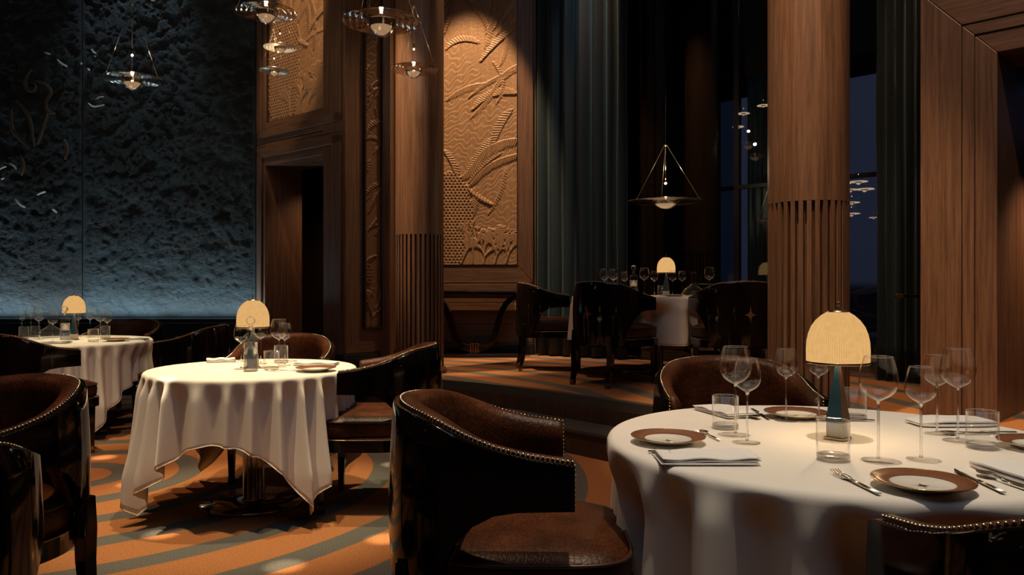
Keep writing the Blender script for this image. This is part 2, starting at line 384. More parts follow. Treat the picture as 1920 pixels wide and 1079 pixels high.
# portal wall on the right
PA, PB = (2.64, 5.0), (4.34, 3.3)
TP, LP = frame(*PA, *PB)
def ps(px):
    u = (px-960)/F; Z = 7.64/(1+u); return (u*Z-PA[0])*math.sqrt(2)
sA, s1, sM, s2 = ps(1735), ps(1803), ps(1826), ps(1868)
z2, z1 = 2.624, 2.83; k_ = (z1-z2)/(s2-s1)
def zm(s_): return z2+(s2-s_)*k_
def slab(b, poly, t0, t1, mat):
    n_ = len(poly); vs_ = [TP(a_, t0, c_) for a_, c_ in poly]+[TP(a_, t1, c_) for a_, c_ in poly]
    b.add(vs_, [tuple(range(n_)), tuple(range(2*n_-1, n_-1, -1))]+[(i, n_+i, n_+(i+1) % n_, (i+1) % n_) for i in range(n_)], mat)
b = MB(); E_ = LP+1
slab(b, [(0, 0), (s1-.002, 0), (s1-.002, zm(s1)), (0, zm(0))], 0, .5, 0)
slab(b, [(0, zm(0)+.003), (s1, zm(s1)+.003), (E_, zm(s1)+.003), (E_, CH), (0, CH)], 0, .5, 1)
slab(b, [(s1, 0), (sM, 0), (sM, zm(sM)), (s1, zm(s1))], .010, .5, 0); slab(b, [(s1, zm(s1)+.002), (sM, zm(sM)+.002), (E_, zm(sM)+.002), (E_, zm(s1))], .010, .5, 1)
slab(b, [(sM, 0), (s2, 0), (s2, z2), (sM, zm(sM))], .022, .5, 0); slab(b, [(sM, zm(sM)+.002), (s2, z2+.002), (E_, z2+.002), (E_, zm(sM))], .022, .5, 1)
struct(b.build('wall_portal', [M['wood_v'], M['wood_h']], bevel=.004))
b = MB(); b.box(s2-.06, s2, .5, 2.6, 0, 2.46, 0, TP); b.box(s2, E_, 2.5, 2.6, 0, 2.46, 0, TP); struct(b.build('wall_portal_passage', M['wood_v']))
b = MB(); b.box(s2-.05, E_, .5, 2.7, 3.0, 3.1, 0, TP); b.box(s2-.12, s2-.06, .5, 2.7, 2.3, 3.1, 0, TP); struct(b.build('ceiling_passage', M['base_dk']))
b = MB(); b.box(0.02, .12, .5, 2.6, 0, CH, 0, TP); struct(b.build('wall_right', M['wood_v']))
b = MB(); b.box(3.9, 4.1, -4, 3.55, 0, CH, 0); struct(b.build('wall_right_front', M['wood_v']))

# raised platform with two steps
edge = [(-1.45, 8.75), (-1.2, 7.9), (-1.0, 7.35), (-.63, 6.93), (-.3, 6.70), (.03, 6.43), (.48, 5.93), (.99, 5.37), (1.45, 4.72), (1.85, 4.2), (2.5, 3.75), (3.6, 3.4), (4.1, 3.3)]
def offset_line(ls, d):
    out = []
    for i, q in enumerate(ls):
        a = Vector(ls[max(i-1, 0)]); c = Vector(ls[min(i+1, len(ls)-1)]); t = (c-a).normalized(); n = Vector((t.y, -t.x))
        if n.y > 0 and abs(n.x) < abs(n.y): n = -n
        if n.x > 0: n = -n
        out.append((q[0]+n.x*d, q[1]+n.y*d))
    return out
far = [(9, 3.3), (9, 13), (-1.45, 13)]
b = MB(); b.prism(offset_line(edge, -.07)+far, 0, PZ); struct(b.build('floor_platform', M['carpet']))
b = MB(); e2 = edge; e3 = offset_line(edge, -.075)
b.prism(e2+e3[::-1], .17, PZ+.004); struct(b.build('trim_platform_nosing', M['tread'], bevel=.012))
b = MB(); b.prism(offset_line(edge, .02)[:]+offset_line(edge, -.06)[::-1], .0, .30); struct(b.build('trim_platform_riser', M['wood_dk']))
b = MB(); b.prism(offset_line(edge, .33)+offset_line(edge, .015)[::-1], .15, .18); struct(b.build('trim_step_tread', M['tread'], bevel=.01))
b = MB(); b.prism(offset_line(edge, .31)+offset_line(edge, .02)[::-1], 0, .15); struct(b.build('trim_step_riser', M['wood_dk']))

# columns
def column(x, y, label, gcol='walnut columns'):
    t = thing('column', label, 'column', (x, y, PZ), 0, gcol)
    R = .235; n = 32; zf = 1.70-PZ
    b = MB(); b.lathe([(R, zf), (R, CH-PZ)], 64); b.build('shaft', M['wood_v'], t)
    rings = []
    for (z, dep) in ((.06, .036), (zf-.001, .036)):
        ring = []
        for i in range(n):
            for (fa, dr) in ((.0, 0), (.56, 0), (.565, dep), (.995, dep)):
                a = 2*PI*(i+fa)/n; ring.append(((R-dr)*math.cos(a), (R-dr)*math.sin(a), z))
        rings.append(ring)
    b = MB(); b.loft(rings, smooth=False); top = [((R-.014)*math.cos(2*PI*i/64), (R-.014)*math.sin(2*PI*i/64), zf-.0005) for i in range(64)]
    b.lathe([(R-.04, zf), (R, zf)], 64); b.build('fluted_shaft', M['wood_v'], t)
    b = MB(); b.lathe([(R-.02, 0), (R+.03, 0), (R+.03, .03), (R+.015, .055), (R-.02, .062)], 64); b.build('base_ring', M['wood_v'], t)
    return t
column(-.903, 7.57, 'fluted walnut column farther off, standing left of the tall carved panel')
column(1.81, 4.73, 'thick fluted walnut column nearer us, behind the lamp of the front table')

# curtains
def curtain(p0, p1, z0, z1, n, label, seed, amp=.05):
    rnd = random.Random(seed); Tn, ln = frame(*p0, *p1); K = n*14; ph = 0; rings = []
    w = [rnd.uniform(.7, 1.4) for _ in range(n)]; tot = sum(w); cum = [0]
    for q in w: cum.append(cum[-1]+q/tot)
    line = []
    for i in range(K+1):
        f = i/K; j = min(n-1, max(k for k in range(n+1) if cum[k] <= f+1e-9)) if f < 1 else n-1
        loc = (f-cum[j])/(cum[j+1]-cum[j]); a = amp*(.6+.5*w[j]/1.4)
        off = -a*max(0., math.sin(PI*loc))**.55
        line.append((f*ln+.012*math.sin(2*PI*loc), off+a*.5))
    b = MB(); H = 26
    for k in range(H+1):
        z = z0+(z1-z0)*k/H; wz = .006*math.sin(z*2.1+seed)
        rings.append([Tn(s+wz*math.sin(i*.2), t*(1+.12*math.sin(z*1.3+i*.07)), z) for i, (s, t) in enumerate(line)])
    b.loft(rings, closed_ring=False); o = b.build('curtain', M['velvet'])
    so = o.modifiers.new('solid', 'SOLIDIFY'); so.thickness = .012
    return tag(o, label, 'curtain', 'teal velvet curtains')
cu = .012
c0 = (.29, 9.50); c1 = (1.30, 8.86)
curtain(c0, c1, PZ+.02, CH-.05, 7, 'broad teal velvet curtain hanging right of the tall carved panel', 3, .13)
x0, y0 = gp(.298); x1, y1 = gp(.40)
curtain((x0+.06, y0+.06), (x1+.06, y1+.06), PZ-.3, 3.38, 10, 'teal curtain outside the window glass, just left of the nearer column', 9, .045)
x0, y0 = gp(.4775); x1, y1 = gp(.545)
curtain((x0-.1, y0-.1), (x1-.16, y1-.14), PZ+.02, CH-.05, 5, 'narrow teal velvet curtain between the dusk window and the right-hand wooden portal', 5, .07)
t = thing('curtain_holdback', 'dark horizontal curtain holdback with pale tip by the right-hand portal', 'holdback', at(1725, 556, 6.2))
b = MB(); b.box(-.145, .3, -.02, .02, -.012, .012); b.build('bar', M['black'], t, .003)
b = MB(); b.box(-.20, -.146, -.024, .024, -.018, .018); b.build('tip', M['brass'], t, .004)

# ------------------------------------------------------------------ carved reliefs
def relief(w, h, seed, res=.0075):
    nx, ny = int(w/res), int(h/res)
    u = np.linspace(0, w, nx); v = np.linspace(0, h, ny); U, V = np.meshgrid(u, v)
    rng = np.random.RandomState(seed); H = np.zeros_like(U)
    # rippled ground: flowing ledges of unequal spacing
    fl = V*15+1.5*np.sin(U*4+V*1.7+seed)+.8*np.sin(U*9-V*3.1)+.3*np.sin(U*31+V*9)+.25*np.sin(U*47-V*21)
    saw = fl-np.floor(fl); H += .0032*np.where(saw < .82, saw/.82, (1-saw)/.18)*(.35+.65*(np.sin(V*1.9+U*2+seed) > -.3))
    # wings: curved spine with hatched feathers on one side
    def wing(pts, wd, fq, ht, side):
        nonlocal H
        P = np.array(pts, float)
        for _ in range(3):
            Q = [P[0]]
            for a, c in zip(P, P[1:]): Q += [a*.75+c*.25, a*.25+c*.75]
            P = np.array(Q+[P[-1]])
        seg = np.linalg.norm(np.diff(P, axis=0), axis=1); cum = np.concatenate([[0], np.cumsum(seg)]); tot = cum[-1]
        lo, hi = P.min(0)-wd, P.max(0)+wd
        m = (U > lo[0]) & (U < hi[0]) & (V > lo[1]) & (V < hi[1]); uu, vv = U[m], V[m]
        if uu.size == 0: return
        best = np.full(uu.shape, 9.); tt = np.zeros_like(uu); sd = np.zeros_like(uu)
        for i in range(len(P)-1):
            a, c = P[i], P[i+1]; d = c-a; l2 = max(d@d, 1e-9)
            k = np.clip(((uu-a[0])*d[0]+(vv-a[1])*d[1])/l2, 0, 1); ex = uu-a[0]-k*d[0]; ey = vv-a[1]-k*d[1]; r = np.hypot(ex, ey)
            q = r < best; best[q] = r[q]; tt[q] = (cum[i]+k*seg[i])[q]; sd[q] = (d[0]*ey-d[1]*ex)[q]*side
        f = tt/tot; prof = wd*np.clip(f, .03, 1)**.45*np.clip(1.02-f, 0, 1)**.3
        ins = (sd > 0) & (best < prof); x = best/np.maximum(prof, 1e-4)
        ph = (tt*fq+best*fq*.5) % 1; ins &= best < prof*(.72+.28*np.sin(PI*ph))
        add = ht*(.35+.65*np.clip(1-x, 0, 1)**.7)+.0075*(np.sin(PI*ph)-.6)
        hm = H[m]; hm[ins] = add[ins]
        sp = best < .005; hm[sp] = ht*1.05; H[m] = hm
    for k in range(int(6+h*8)):
        y0 = rng.uniform(.45, h-.1); x0 = rng.uniform(-.05, w*.8); an = rng.uniform(.75, 1.35); L0 = rng.uniform(.35, .75)*(1 if w > .4 else .35)
        bend = rng.uniform(-.8, .8); pts = []
        for i in range(5):
            a2 = an+bend*i/4; pts.append((x0+L0*i/4*math.cos(a2), y0+L0*i/4*math.sin(a2)))
        wing(pts, rng.uniform(.07, .16)*(1 if w > .4 else .5), rng.uniform(28, 42), rng.uniform(.008, .014), rng.choice([-1, 1]))
    if w > .4:
        # a long-winged bird in mid panel
        wing([(.30, 1.02), (.5, 1.2), (.62, 1.42), (.9, 1.55), (1.1, 1.56)], .2, 34, .014, -1)
        wing([(.45, .95), (.6, 1.15), (.8, 1.3), (1.1, 1.38)], .14, 36, .016, -1)
        wing([(.28, 1.05), (.42, .96), (.58, .82), (.75, .74)], .07, 24, .018, 1); wing([(.28, 1.05), (.42, .96), (.58, .82), (.75, .74)], .05, 24, .018, -1)
    # cells
    cx, cy, cr = w*.22, .55, w*.27
    cell = np.hypot(((U+.5*.046*(np.floor(V/.036) % 2)) % .046)-.023, (V % .036)-.018)
    q = (np.hypot((U-cx)/1., (V-cy)/2.1) < cr); H[q] = .010-.009*(cell[q] < .0125)
    # branching coral
    segs = []
    def grow(x, y, a, l, d):
        if d == 0: return
        x2, y2 = x+l*math.cos(a), y+l*math.sin(a); segs.append((x, y, x2, y2, .0022+.0009*d))
        for _ in range(2+(rng.rand() < .5)): grow(x2, y2, a+rng.uniform(-.55, .55), l*rng.uniform(.72, .92), d-1)
    for k in range(max(1, int(w/.2))): grow(w*(.35+.13*k), .01, 1.5+rng.uniform(-.3, .3), .085+.02*(k % 2), 7)
    for (xa, ya, xb, yb, r) in segs:
        i0, i1 = max(0, int((min(xa, xb)-.015)/res)), int((max(xa, xb)+.015)/res)+2; j0, j1 = max(0, int((min(ya, yb)-.015)/res)), int((max(ya, yb)+.015)/res)+2
        uu, vv = U[j0:j1, i0:i1], V[j0:j1, i0:i1]
        if uu.size == 0: continue
        d = np.array((xb-xa, yb-ya)); k = np.clip(((uu-xa)*d[0]+(vv-ya)*d[1])/(d@d), 0, 1); dist = np.hypot(uu-xa-k*d[0], vv-ya-k*d[1])
        H[j0:j1, i0:i1] = np.maximum(H[j0:j1, i0:i1], np.where(dist < r*1.6, .014*np.sqrt(np.clip(1-(dist/(r*1.6))**2, 0, 1)), 0))
    return U, V, H, nx, ny
def relief_obj(w, h, z0, Tf, s0, seed, mat, label, fr=.02, dep=.03):
    U, V, H, nx, ny = relief(w, h, seed, .0062)
    t = thing('carved_wall_panel', label, 'carved panel', Tf(s0+w/2, 0, z0)); iv = Matrix.Translation(-Vector(t.location))
    vs = []
    hh = np.concatenate([H.ravel()]); uu = U.ravel(); vv = V.ravel()
    o = Vector(Tf(s0, 0, z0)); d = Vector(Tf(s0+1, 0, z0))-o; n = Vector(Tf(s0, 1, z0))-o; o -= Vector(t.location)
    co = np.array(o)[None]+uu[:, None]*np.array(d)[None]+vv[:, None]*np.array((0, 0, 1.))[None]-(hh+dep*.4)[:, None]*np.array(n)[None]
    me = bpy.data.meshes.new('carving'); me.vertices.add(nx*ny); me.vertices.foreach_set('co', co.ravel())
    i, j = np.meshgrid(np.arange(nx-1), np.arange(ny-1)); a = (j*nx+i).ravel(); q = np.stack([a, a+1, a+nx+1, a+nx], 1).ravel()
    nf = len(a); me.loops.add(nf*4); me.loops.foreach_set('vertex_index', q); me.polygons.add(nf); me.polygons.foreach_set('loop_start', np.arange(nf)*4); me.polygons.foreach_set('loop_total', np.full(nf, 4))
    me.update(); me.validate(); me.materials.append(mat)
    me.polygons.foreach_set('use_smooth', np.ones(nf, bool))
    ob = bpy.data.objects.new('carving', me); COL.objects.link(ob); ob.parent = t
    b = MB(); l = Vector(t.location)
    def R(s, tt, z): return tuple(Vector(Tf(s, tt, z))-l)
    for (a0, a1, b0, b1) in ((s0-fr, s0, z0-fr, z0+h+fr), (s0+w, s0+w+fr, z0-fr, z0+h+fr), (s0, s0+w, z0-fr, z0), (s0, s0+w, z0+h, z0+h+fr)):
        b.box(a0, a1, -dep, .0, b0, b1, 0, R)
    b.box(s0, s0+w, -.004, .0, z0, z0+h, 0, R)
    b.build('frame', M['wood_dk'], t); return t
TR = lambda s, t, z: (s, RW+t, z)
relief_obj(1.06, 4.6, 1.475, TR, -1.0, 4, M['carved'], 'tall golden carved wooden relief panel of birds and coral above the console table', .008, .05)
relief_obj(1.25, 3.0, 3.10, lambda s, t, z: T(s, t+.07, z), .195, 11, M['carved'], 'carved wooden relief panel above the doorway, brown with feathered plants', .012, .05)
relief_obj(.20, 4.6, .775, lambda s, t, z: TBf(s, t-.02, z), .255, 21, M['carved_dk'], 'narrow dark carved wooden strip panel left of the farther column', .02, .03)

# ------------------------------------------------------------------ chairs
ZT = [(a, .749+(z-.765)/.135*.125) for a, z in ((-.34, .90), (-.25, .884), (-.2, .868), (-.15, .848), (-.1, .828), (-.035, .804), (.04, .784), (.16, .765))]
ZB = [(-.34, .35), (-.21, .35), (-.195, .40), (-.17, .48), (-.135, .55), (-.09, .60), (-.04, .628), (.02, .637), (.16, .64)]
def plan_pts(off, n=56, ye=.16):
    """U-shaped plan line, offset inward by off; returns x, y, nx, ny, base y"""
    a, bb, yc = .322, .30, -.04; out = []
    na = 14
    for i in range(na): y = ye+(yc-ye)*i/na; out.append((-a, y, -1, 0, y))
    for i in range(n+1):
        th = PI+PI*i/n; x, y = a*math.cos(th), bb*math.sin(th); nx, ny = x/a**2, y/bb**2; l = math.hypot(nx, ny); out.append((x, yc+y, nx/l, ny/l, yc+y))
    for i in range(na-1, -1, -1): y = ye+(yc-ye)*i/na; out.append((a, y, 1, 0, y))
    return [(x-nx*off, y-ny*off, nx, ny, yb) for x, y, nx, ny, yb in out]
def strip(prof, mat, smooth=True):
    """prof(yb) -> list of (inward offset, z); closed section lofted along the plan line"""
    P = plan_pts(0); rings = []
    for x, y, nx, ny, yb in P: rings.append([(x-nx*o, y-ny*o, z) for o, z in prof(yb)])
    return rings
def seat_outline(k, grow=0., n=72, x=.288, yf=.325, yb=-.285):
    out = []; yc = -.02
    for i in range(n):
        a = 2*PI*i/n; c, s_ = math.cos(a), math.sin(a)
        ex = .38 if s_ > 0 else .9; ey = .30 if s_ > 0 else .95
        if s_ > 0: px = (x+grow)*math.copysign(abs(c)**ex, c); py = yc+(yf+grow-yc)*abs(s_)**ey*(1-.08*abs(c)**2)
        else: px = (x+grow)*math.copysign(abs(c)**ex, c); py = yc-(yc-(yb-grow))*abs(s_)**ey
        out.append((px, py))
    return out
def make_chair():
    t = thing('dining_chair', '', 'chair')
    def bul(z, yb): return -.012*math.sin(PI*max(0, min(1, (z-.35)/.5)))
    def sec(yb):
        zt, zb = interp(yb, ZT), interp(yb, ZB)
        o = [(bul(zb+(zt-zb)*f, yb), zb+(zt-zb)*f) for f in (0, .15, .3, .5, .7, .85, .985)]
        return o+[(.004, zt), (.020, zt), (.020, zb+.002)]
    b = MB(); b.loft(strip(sec, 0), cap=True); o = b.build('shell', M['lacquer'], t)
    o.modifiers.new('n', 'EDGE_SPLIT').split_angle = .9
    def sec2(yb):
        zt, zb = interp(yb, ZT), interp(yb, ZB); zb = zb if zb > .47 else .46
        w = .072+.012*sstep((-yb)/.3)
        return [(.0205, zb+.004), (.0205, zt), (.026, zt+.007), (.038, zt+.010), (w-.016, zt+.004), (w-.003, zt-.018), (w, zt-.05), (w-.002, (zt+zb)/2), (w-.006, zb+.02), (w-.015, zb+.004)]
    b = MB(); b.loft(strip(sec2, 0), cap=True); b.build('backrest', M['leather'], t)
    # nail heads along the rim and down the arm fronts
    P = plan_pts(.022); pts = [Vector((x, y, interp(yb, ZT)+.006)) for x, y, nx, ny, yb in P]
    for sgn in (0, -1):
        e = pts[sgn]; dn = [Vector((e.x+(.0 if sgn else .0), e.y+.002, e.z-.0-q*.0125)) for q in range(1, 10)]
        pts = dn[::-1]+pts if sgn == 0 else pts+dn
    b = MB(); acc = 0; last = pts[0]; step = .0125
    for a, c in zip(pts, pts[1:]):
        d = (c-a).length; k = 0
        while acc+d*0 <= d:
            q = a.lerp(c, acc/d) if d > 0 else a
            b.lathe([(.0, .0032), (.0028, .0024), (.0042, 0), (.0028, -.0024), (0, -.0032)], 6, q); acc += step
        acc -= d
    b.build('nailhead_trim', M['nail'], t)
    # seat
    b = MB(); rings = []
    for g, z in ((-.02, .402), (-.004, .406), (0, .43), (.002, .46), (-.002, .482), (-.012, .496), (-.04, .510), (-.09, .522), (-.15, .528), (-.21, .530)):
        rings.append([(x, y, z) for x, y in seat_outline(0, g)])
    b.loft(rings); b.add(rings[-1], [tuple(range(72))], 0, True); b.add(rings[0], [tuple(range(71, -1, -1))]); b.build('seat', M['leather'], t)
    b = MB(); b.tube([(x, y, .489) for x, y in seat_outline(0, .0)], .0055, 8, closed=True); b.build('piping', M['piping'], t)
    b = MB(); out = seat_outline(0, .012); inn = seat_outline(0, -.03)
    b.loft([[(x, y, z) for x, y in o2] for o2, z in ((inn, .335), (out, .335), (out, .398), (inn, .398))], smooth=False); b.build('seat_rail', M['lacquer'], t)
    b = MB(); b.tube([(x, y, .3985) for x, y in seat_outline(0, .010)], .0028, 6, closed=True); b.build('rail_beading', M['brass'], t)
    for sx in (-1, 1):
        b = MB(); rings = []
        for z, w, yy in ((.37, .026, .255), (.2, .021, .258), (.045, .015, .262)):
            rings.append([(sx*.238+dx*w, yy+dy*w, z) for dx, dy in ((-1, -1), (1, -1), (1, 1), (-1, 1))])
        b.loft(rings, cap=True, smooth=False); lg = b.build('leg', M['lacquer'], t, .003)
        b = MB(); b.box(sx*.238-.0165, sx*.238+.0165, .2455, .2785, 0, .047); b.build('foot_cap', M['bronze'], lg)
        b = MB(); rings = []
        for z, w, yy in ((.47, .022, -.262), (.36, .026, -.262), (.25, .024, -.262), (.13, .021, -.272), (.045, .0175, -.296)):
            rings.append([(sx*.19+dx*w, yy-.018+dy*w, z) for dx, dy in ((-1, -1), (1, -1), (1, 1), (-1, 1))])
        b.loft(rings, cap=True, smooth=False); lg = b.build('leg', M['lacquer'], t, .003)
        b = MB(); b.box(sx*.19-.0185, sx*.19+.0185, -.3335, -.2965, 0, .047); b.build('foot_cap', M['bronze'], lg)
    # star inlay in the middle of the back
    b = MB(); ring = []
    for i in range(32):
        a = 2*PI*i/32; k = (abs(math.cos(a))**.5+abs(math.sin(a))**.5)**-2.; x = .052*math.cos(a)*k; z = .07*math.sin(a)*k
        yy = -.04-.30*math.sqrt(max(0, 1-(x/.322)**2))-.0125
        ring.append((x, yy-.001, .61+z))
    b.loft([ring, [(x, y+.01, z) for x, y, z in ring]]); b.add([(0, -.3535-.001, .61)]+ring, [(0, i+1, (i+1) % 32+1) for i in range(32)])
    b.build('star_inlay', M['star'], t)
    return t
chairs = [  # x, y, z, heading (degrees, direction faced: 0 = +X, 90 = away from camera), label, group
 (0.0, 2.228, 0, -1, 'black lacquer tub chair in front at the left edge of the nearest table, facing right', 'chairs at the front table'),
 (0.927, 3.203, 0, -92, 'tub chair on the far side of the nearest table, brown crocodile leather back facing us', 'chairs at the front table'),
 (1.013, 1.326, 0, 92.4, 'tub chair at the bottom right corner, only its nail-trimmed arm rim in view', 'chairs at the front table'),
 (-1.745, 2.47, 0, 250, 'tub chair at the lower left edge, brown inner back and seat seen, facing left', 'chairs at the lower left'),
 (-1.415, 1.69, 0, 125, 'nearest arm end at the lower left corner, black tub chair with nail trim', 'chairs at the lower left'),
 (-0.738, 4.292, 0, 180, 'black tub chair right of the middle table, facing left with glossy brown seat', 'chairs at the middle table'),
 (-1.475, 4.95, 0, 274, 'tub chair behind the middle table, glowing brown leather back beside the doorway', 'chairs at the middle table'),
 (-2.729, 6.465, 0, 188, 'black tub chair between the left rear table and the middle lamp, facing left', 'chairs at the left rear table'),
 (-3.69, 7.33, 0, 271, 'tub chair behind the left rear table, against the stone mural wall', 'chairs at the left rear table'),
 (-3.378, 5.53, 0, 48, 'black tub chair at the left edge before the left rear table, back to us', 'chairs at the left rear table'),
 (0.385, 7.848, PZ, 3, 'tub chair on the platform beside the console table, leftmost of the platform three', 'chairs on the platform'),
 (0.876, 6.683, PZ, 44.5, 'platform tub chair with its back to us and brass star, left of the draped table', 'chairs on the platform'),
 (1.859, 6.514, PZ, 97, 'tub chair on the platform with its back to us, partly behind the nearer column', 'chairs on the platform'),
]
proto = make_chair()
for i, (x, y, z, hd, lab, grp) in enumerate(chairs):
    o = proto if i == 0 else copy_tree(proto)
    o.location = (x, y, z); o.rotation_euler.z = math.radians(hd-90); tag(o, lab, 'chair', grp)

# ------------------------------------------------------------------ tables and cloths
def table(x, y, z, R, label, baseR=.28):
    t = thing('pedestal_table', label, 'table', (x, y, z), 0)
    b = MB(); b.lathe([(0, .715), (R-.02, .715), (R-.012, .722), (R-.012, .738), (R-.02, .742), (0, .742)], 64); b.build('tabletop', M['wood_dk'], t)
    b = MB(); b.lathe([(.10, .7145), (.10, .70), (.056, .68), (.056, .03), (.062, .022)], 40); b.build('pedestal', M['polished'], t)
    b = MB(); b.lathe([(0, .0), (baseR, .0), (baseR+.002, .008), (baseR-.004, .018), (.07, .021), (0, .021)], 72); b.build('base_plate', M['polished'], t)
    return t
def cloth(x, y, z, R, half, label, seed, nf, pushes=(), roundc=None, A=.026, rot=0):
    t = thing('tablecloth', label, 'tablecloth', (x, y, z)); NA = 480; NH = 30
    rnd = random.Random(seed); ph = [rnd.uniform(0, 6.28) for _ in range(6)]
    def fold(th):
        w = th*nf+1.6*math.sin(3*th+ph[0])+1.1*math.sin(5*th+ph[1])+.6*math.sin(9*th+ph[4])
        s_ = math.sin(w); return .85*(1-2*abs(math.sin(w/2))**1.6)+.15*math.sin(2*w+ph[2]), .85+.3*math.sin(4*th+ph[3])
    rings = []; hem = []
    prof = []
    for i in range(7): prof.append(('top', R*.16*i if i < 6 else R*.955))
    def P(th, kind, q):
        c, s_ = math.cos(th), math.sin(th)
        if kind == 'top': return (q*c, q*s_, .7455)
        if roundc: hm = roundc
        else:
            th2 = th-rot; hm = half/max(abs(math.cos(th2)), abs(math.sin(th2)))-R
            hm = min(hm, .70)
        f, am = fold(th); h = q*hm
        e = .03
        if h < e: a = h/e*PI/2; r = R-.02+.02*math.sin(a); zz = .7455-.02*(1-math.cos(a))*1.
        else: r = R; zz = .7255-(h-e)
        k = sstep((h-.015)/.11); k2 = min(1, h/.5)
        corner = max(0, (hm-.42)/.28) if not roundc else 0
        r += A*am*(f-.25)*k*(1+1.0*k2)+.05*h+.06*corner*k2*k2
        for (pa, pd, pw) in pushes:
            d = math.atan2(math.sin(th-pa), math.cos(th-pa)); r -= pd*math.exp(-(d/pw)**4)*sstep((h-.04)/.14)
        zz += .004*math.sin(7*th+ph[5])*k2
        return (r*c, r*s_, zz)
    for kind, q in prof: rings.append([P(2*PI*i/NA, kind, q) for i in range(NA)])
    for j in range(NH+1):
        q = (j/NH)**1.35; rings.append([P(2*PI*i/NA, 'hang', q) for i in range(NA)])
    b = MB(); b.loft(rings); o = b.build('cloth', M['linen'], t); so = o.modifiers.new('s', 'SOLIDIFY'); so.thickness = .0018; so.offset = 1
    b = MB(); b.tube(rings[-1][::2], .0028, 6, closed=True); b.build('hem', M['linen'], t)
    return t
table(.95, 2.267, 0, .66, 'round pedestal table in front at the right, under a white cloth')
rd = math.radians
cloth(.95, 2.267, 0, .665, 1.0, 'white tablecloth over the nearest round table, set for dinner', 5, 21, ((rd(-176), .05, .42), (rd(90), .04, .45), (rd(-80), .20, .5)), A=.034, roundc=.42)
table(-1.43, 4.28, 0, .555, 'middle round pedestal table with a polished metal foot under its cloth')
cloth(-1.43, 4.28, 0, .56, .89, 'cream lit tablecloth with pointed corners on the middle table', 8, 29, ((0, .05, .5), (rd(80), .05, .5)), A=.030)
table(-3.80, 6.5, 0, .70, 'round pedestal table farthest left, near the stone mural wall')
cloth(-3.80, 6.5, 0, .71, 1.05, 'draped tablecloth with hanging points on the left rear table', 13, 30, ((rd(10), .05, .5), (rd(85), .05, .5), (rd(-110), .06, .4)), A=.026)
table(1.42, 7.55, PZ, .83, 'large round table on the platform beneath the wide pendant', .34)
cloth(1.42, 7.55, PZ, .835, 0, 'grey shaded tablecloth on the platform table, between two black chairs', 17, 19, ((rd(-120), .22, .42), (rd(-53), .22, .42), (rd(150), .1, .45)), A=.03, roundc=.43)

# ------------------------------------------------------------------ table lamps
def make_lamp():
    t = thing('table_lamp', '', 'lamp')
    pr = [(.0865, .226), (.0868, .26), (.0855, .285), (.081, .307), (.073, .328), (.060, .347), (.045, .361), (.028, .372)]
    b = MB(); n = 120; rings = [[((r+(.0006 if i % 2 else -.0006))*math.cos(2*PI*i/n), (r+(.0006 if i % 2 else -.0006))*math.sin(2*PI*i/n), z) for i in range(n)] for r, z in pr]
    b.loft(rings); o = b.build('lamp_shade', M['shade'], t)
    b = MB(); b.lathe([(.0855, .220), (.0885, .220), (.0885, .227), (.0855, .227)], 64, closed=True); b.build('shade_rim', M['bronze'], t)
    b = MB(); b.lathe([(0, .377), (.022, .377), (.030, .3715), (.030, .368), (0, .368)], 40); b.tube([(0, 0, .376), (0, 0, .388)], .0022)
    b.tube([(.0075*math.cos(a), 0, .3945+.0075*math.sin(a)) for a in [2*PI*i/16 for i in range(16)]], .0018, 6, closed=True); b.build('finial', M['brass'], t)
    # four-sided obelisk stem
    b = MB(); q = [(1, 0), (0, 1), (-1, 0), (0, -1)]
    w0, w1 = .036, .007; z0, z1 = .05, .222
    for i in range(4):
        a, c = q[i], q[(i+1) % 4]
        b.add([(a[0]*w0, a[1]*w0, z0), (c[0]*w0, c[1]*w0, z0), (c[0]*w1, c[1]*w1, z1), (a[0]*w1, a[1]*w1, z1)], [(0, 1, 2, 3)], i % 2)
    b.add([(a[0]*w0, a[1]*w0, z0) for a in q], [(3, 2, 1, 0)]); b.add([(a[0]*w1, a[1]*w1, z1) for a in q], [(0, 1, 2, 3)])
    b.build('stem', [M['brown_leather'], M['teal_leather']], t)
    b = MB(); w = .034; b.add([(a[0]*w, a[1]*w, z) for z in (.007, .049) for a in q], [(0, 1, 5, 4), (1, 2, 6, 5), (2, 3, 7, 6), (3, 0, 4, 7), (4, 5, 6, 7), (3, 2, 1, 0)]); b.build('base_block', M['ivory'], t, .001)
    b = MB(); w = .041; b.add([(a[0]*w, a[1]*w, z) for z in (.0, .0065) for a in q], [(0, 1, 5, 4), (1, 2, 6, 5), (2, 3, 7, 6), (3, 0, 4, 7), (4, 5, 6, 7), (3, 2, 1, 0)]); b.build('base_foot', M['brass'], t, .001)
    b = MB(); b.lathe([(0, .262), (.012, .266), (.018, .282), (.014, .30), (0, .308)], 16); b.build('bulb', M['bulb'], t)
    b = MB(); b.tube([(0, 0, .222), (0, 0, .368)], .003); b.build('rod', M['brass'], t)
    return t
lampP = make_lamp()
TT = .7475   # height of a clothed table top
lamps = [(.953, 2.262, TT, 'table lamp with a dome shade and blue stem on the nearest table'),
         (-1.43, 4.27, TT, 'table lamp behind the decanter on the middle table'),
         (-3.71, 6.55, TT, 'table lamp on the left rear table before the stone mural'),
         (1.485, 7.45, PZ+TT, 'small table lamp on the platform table, below the wide pendant')]
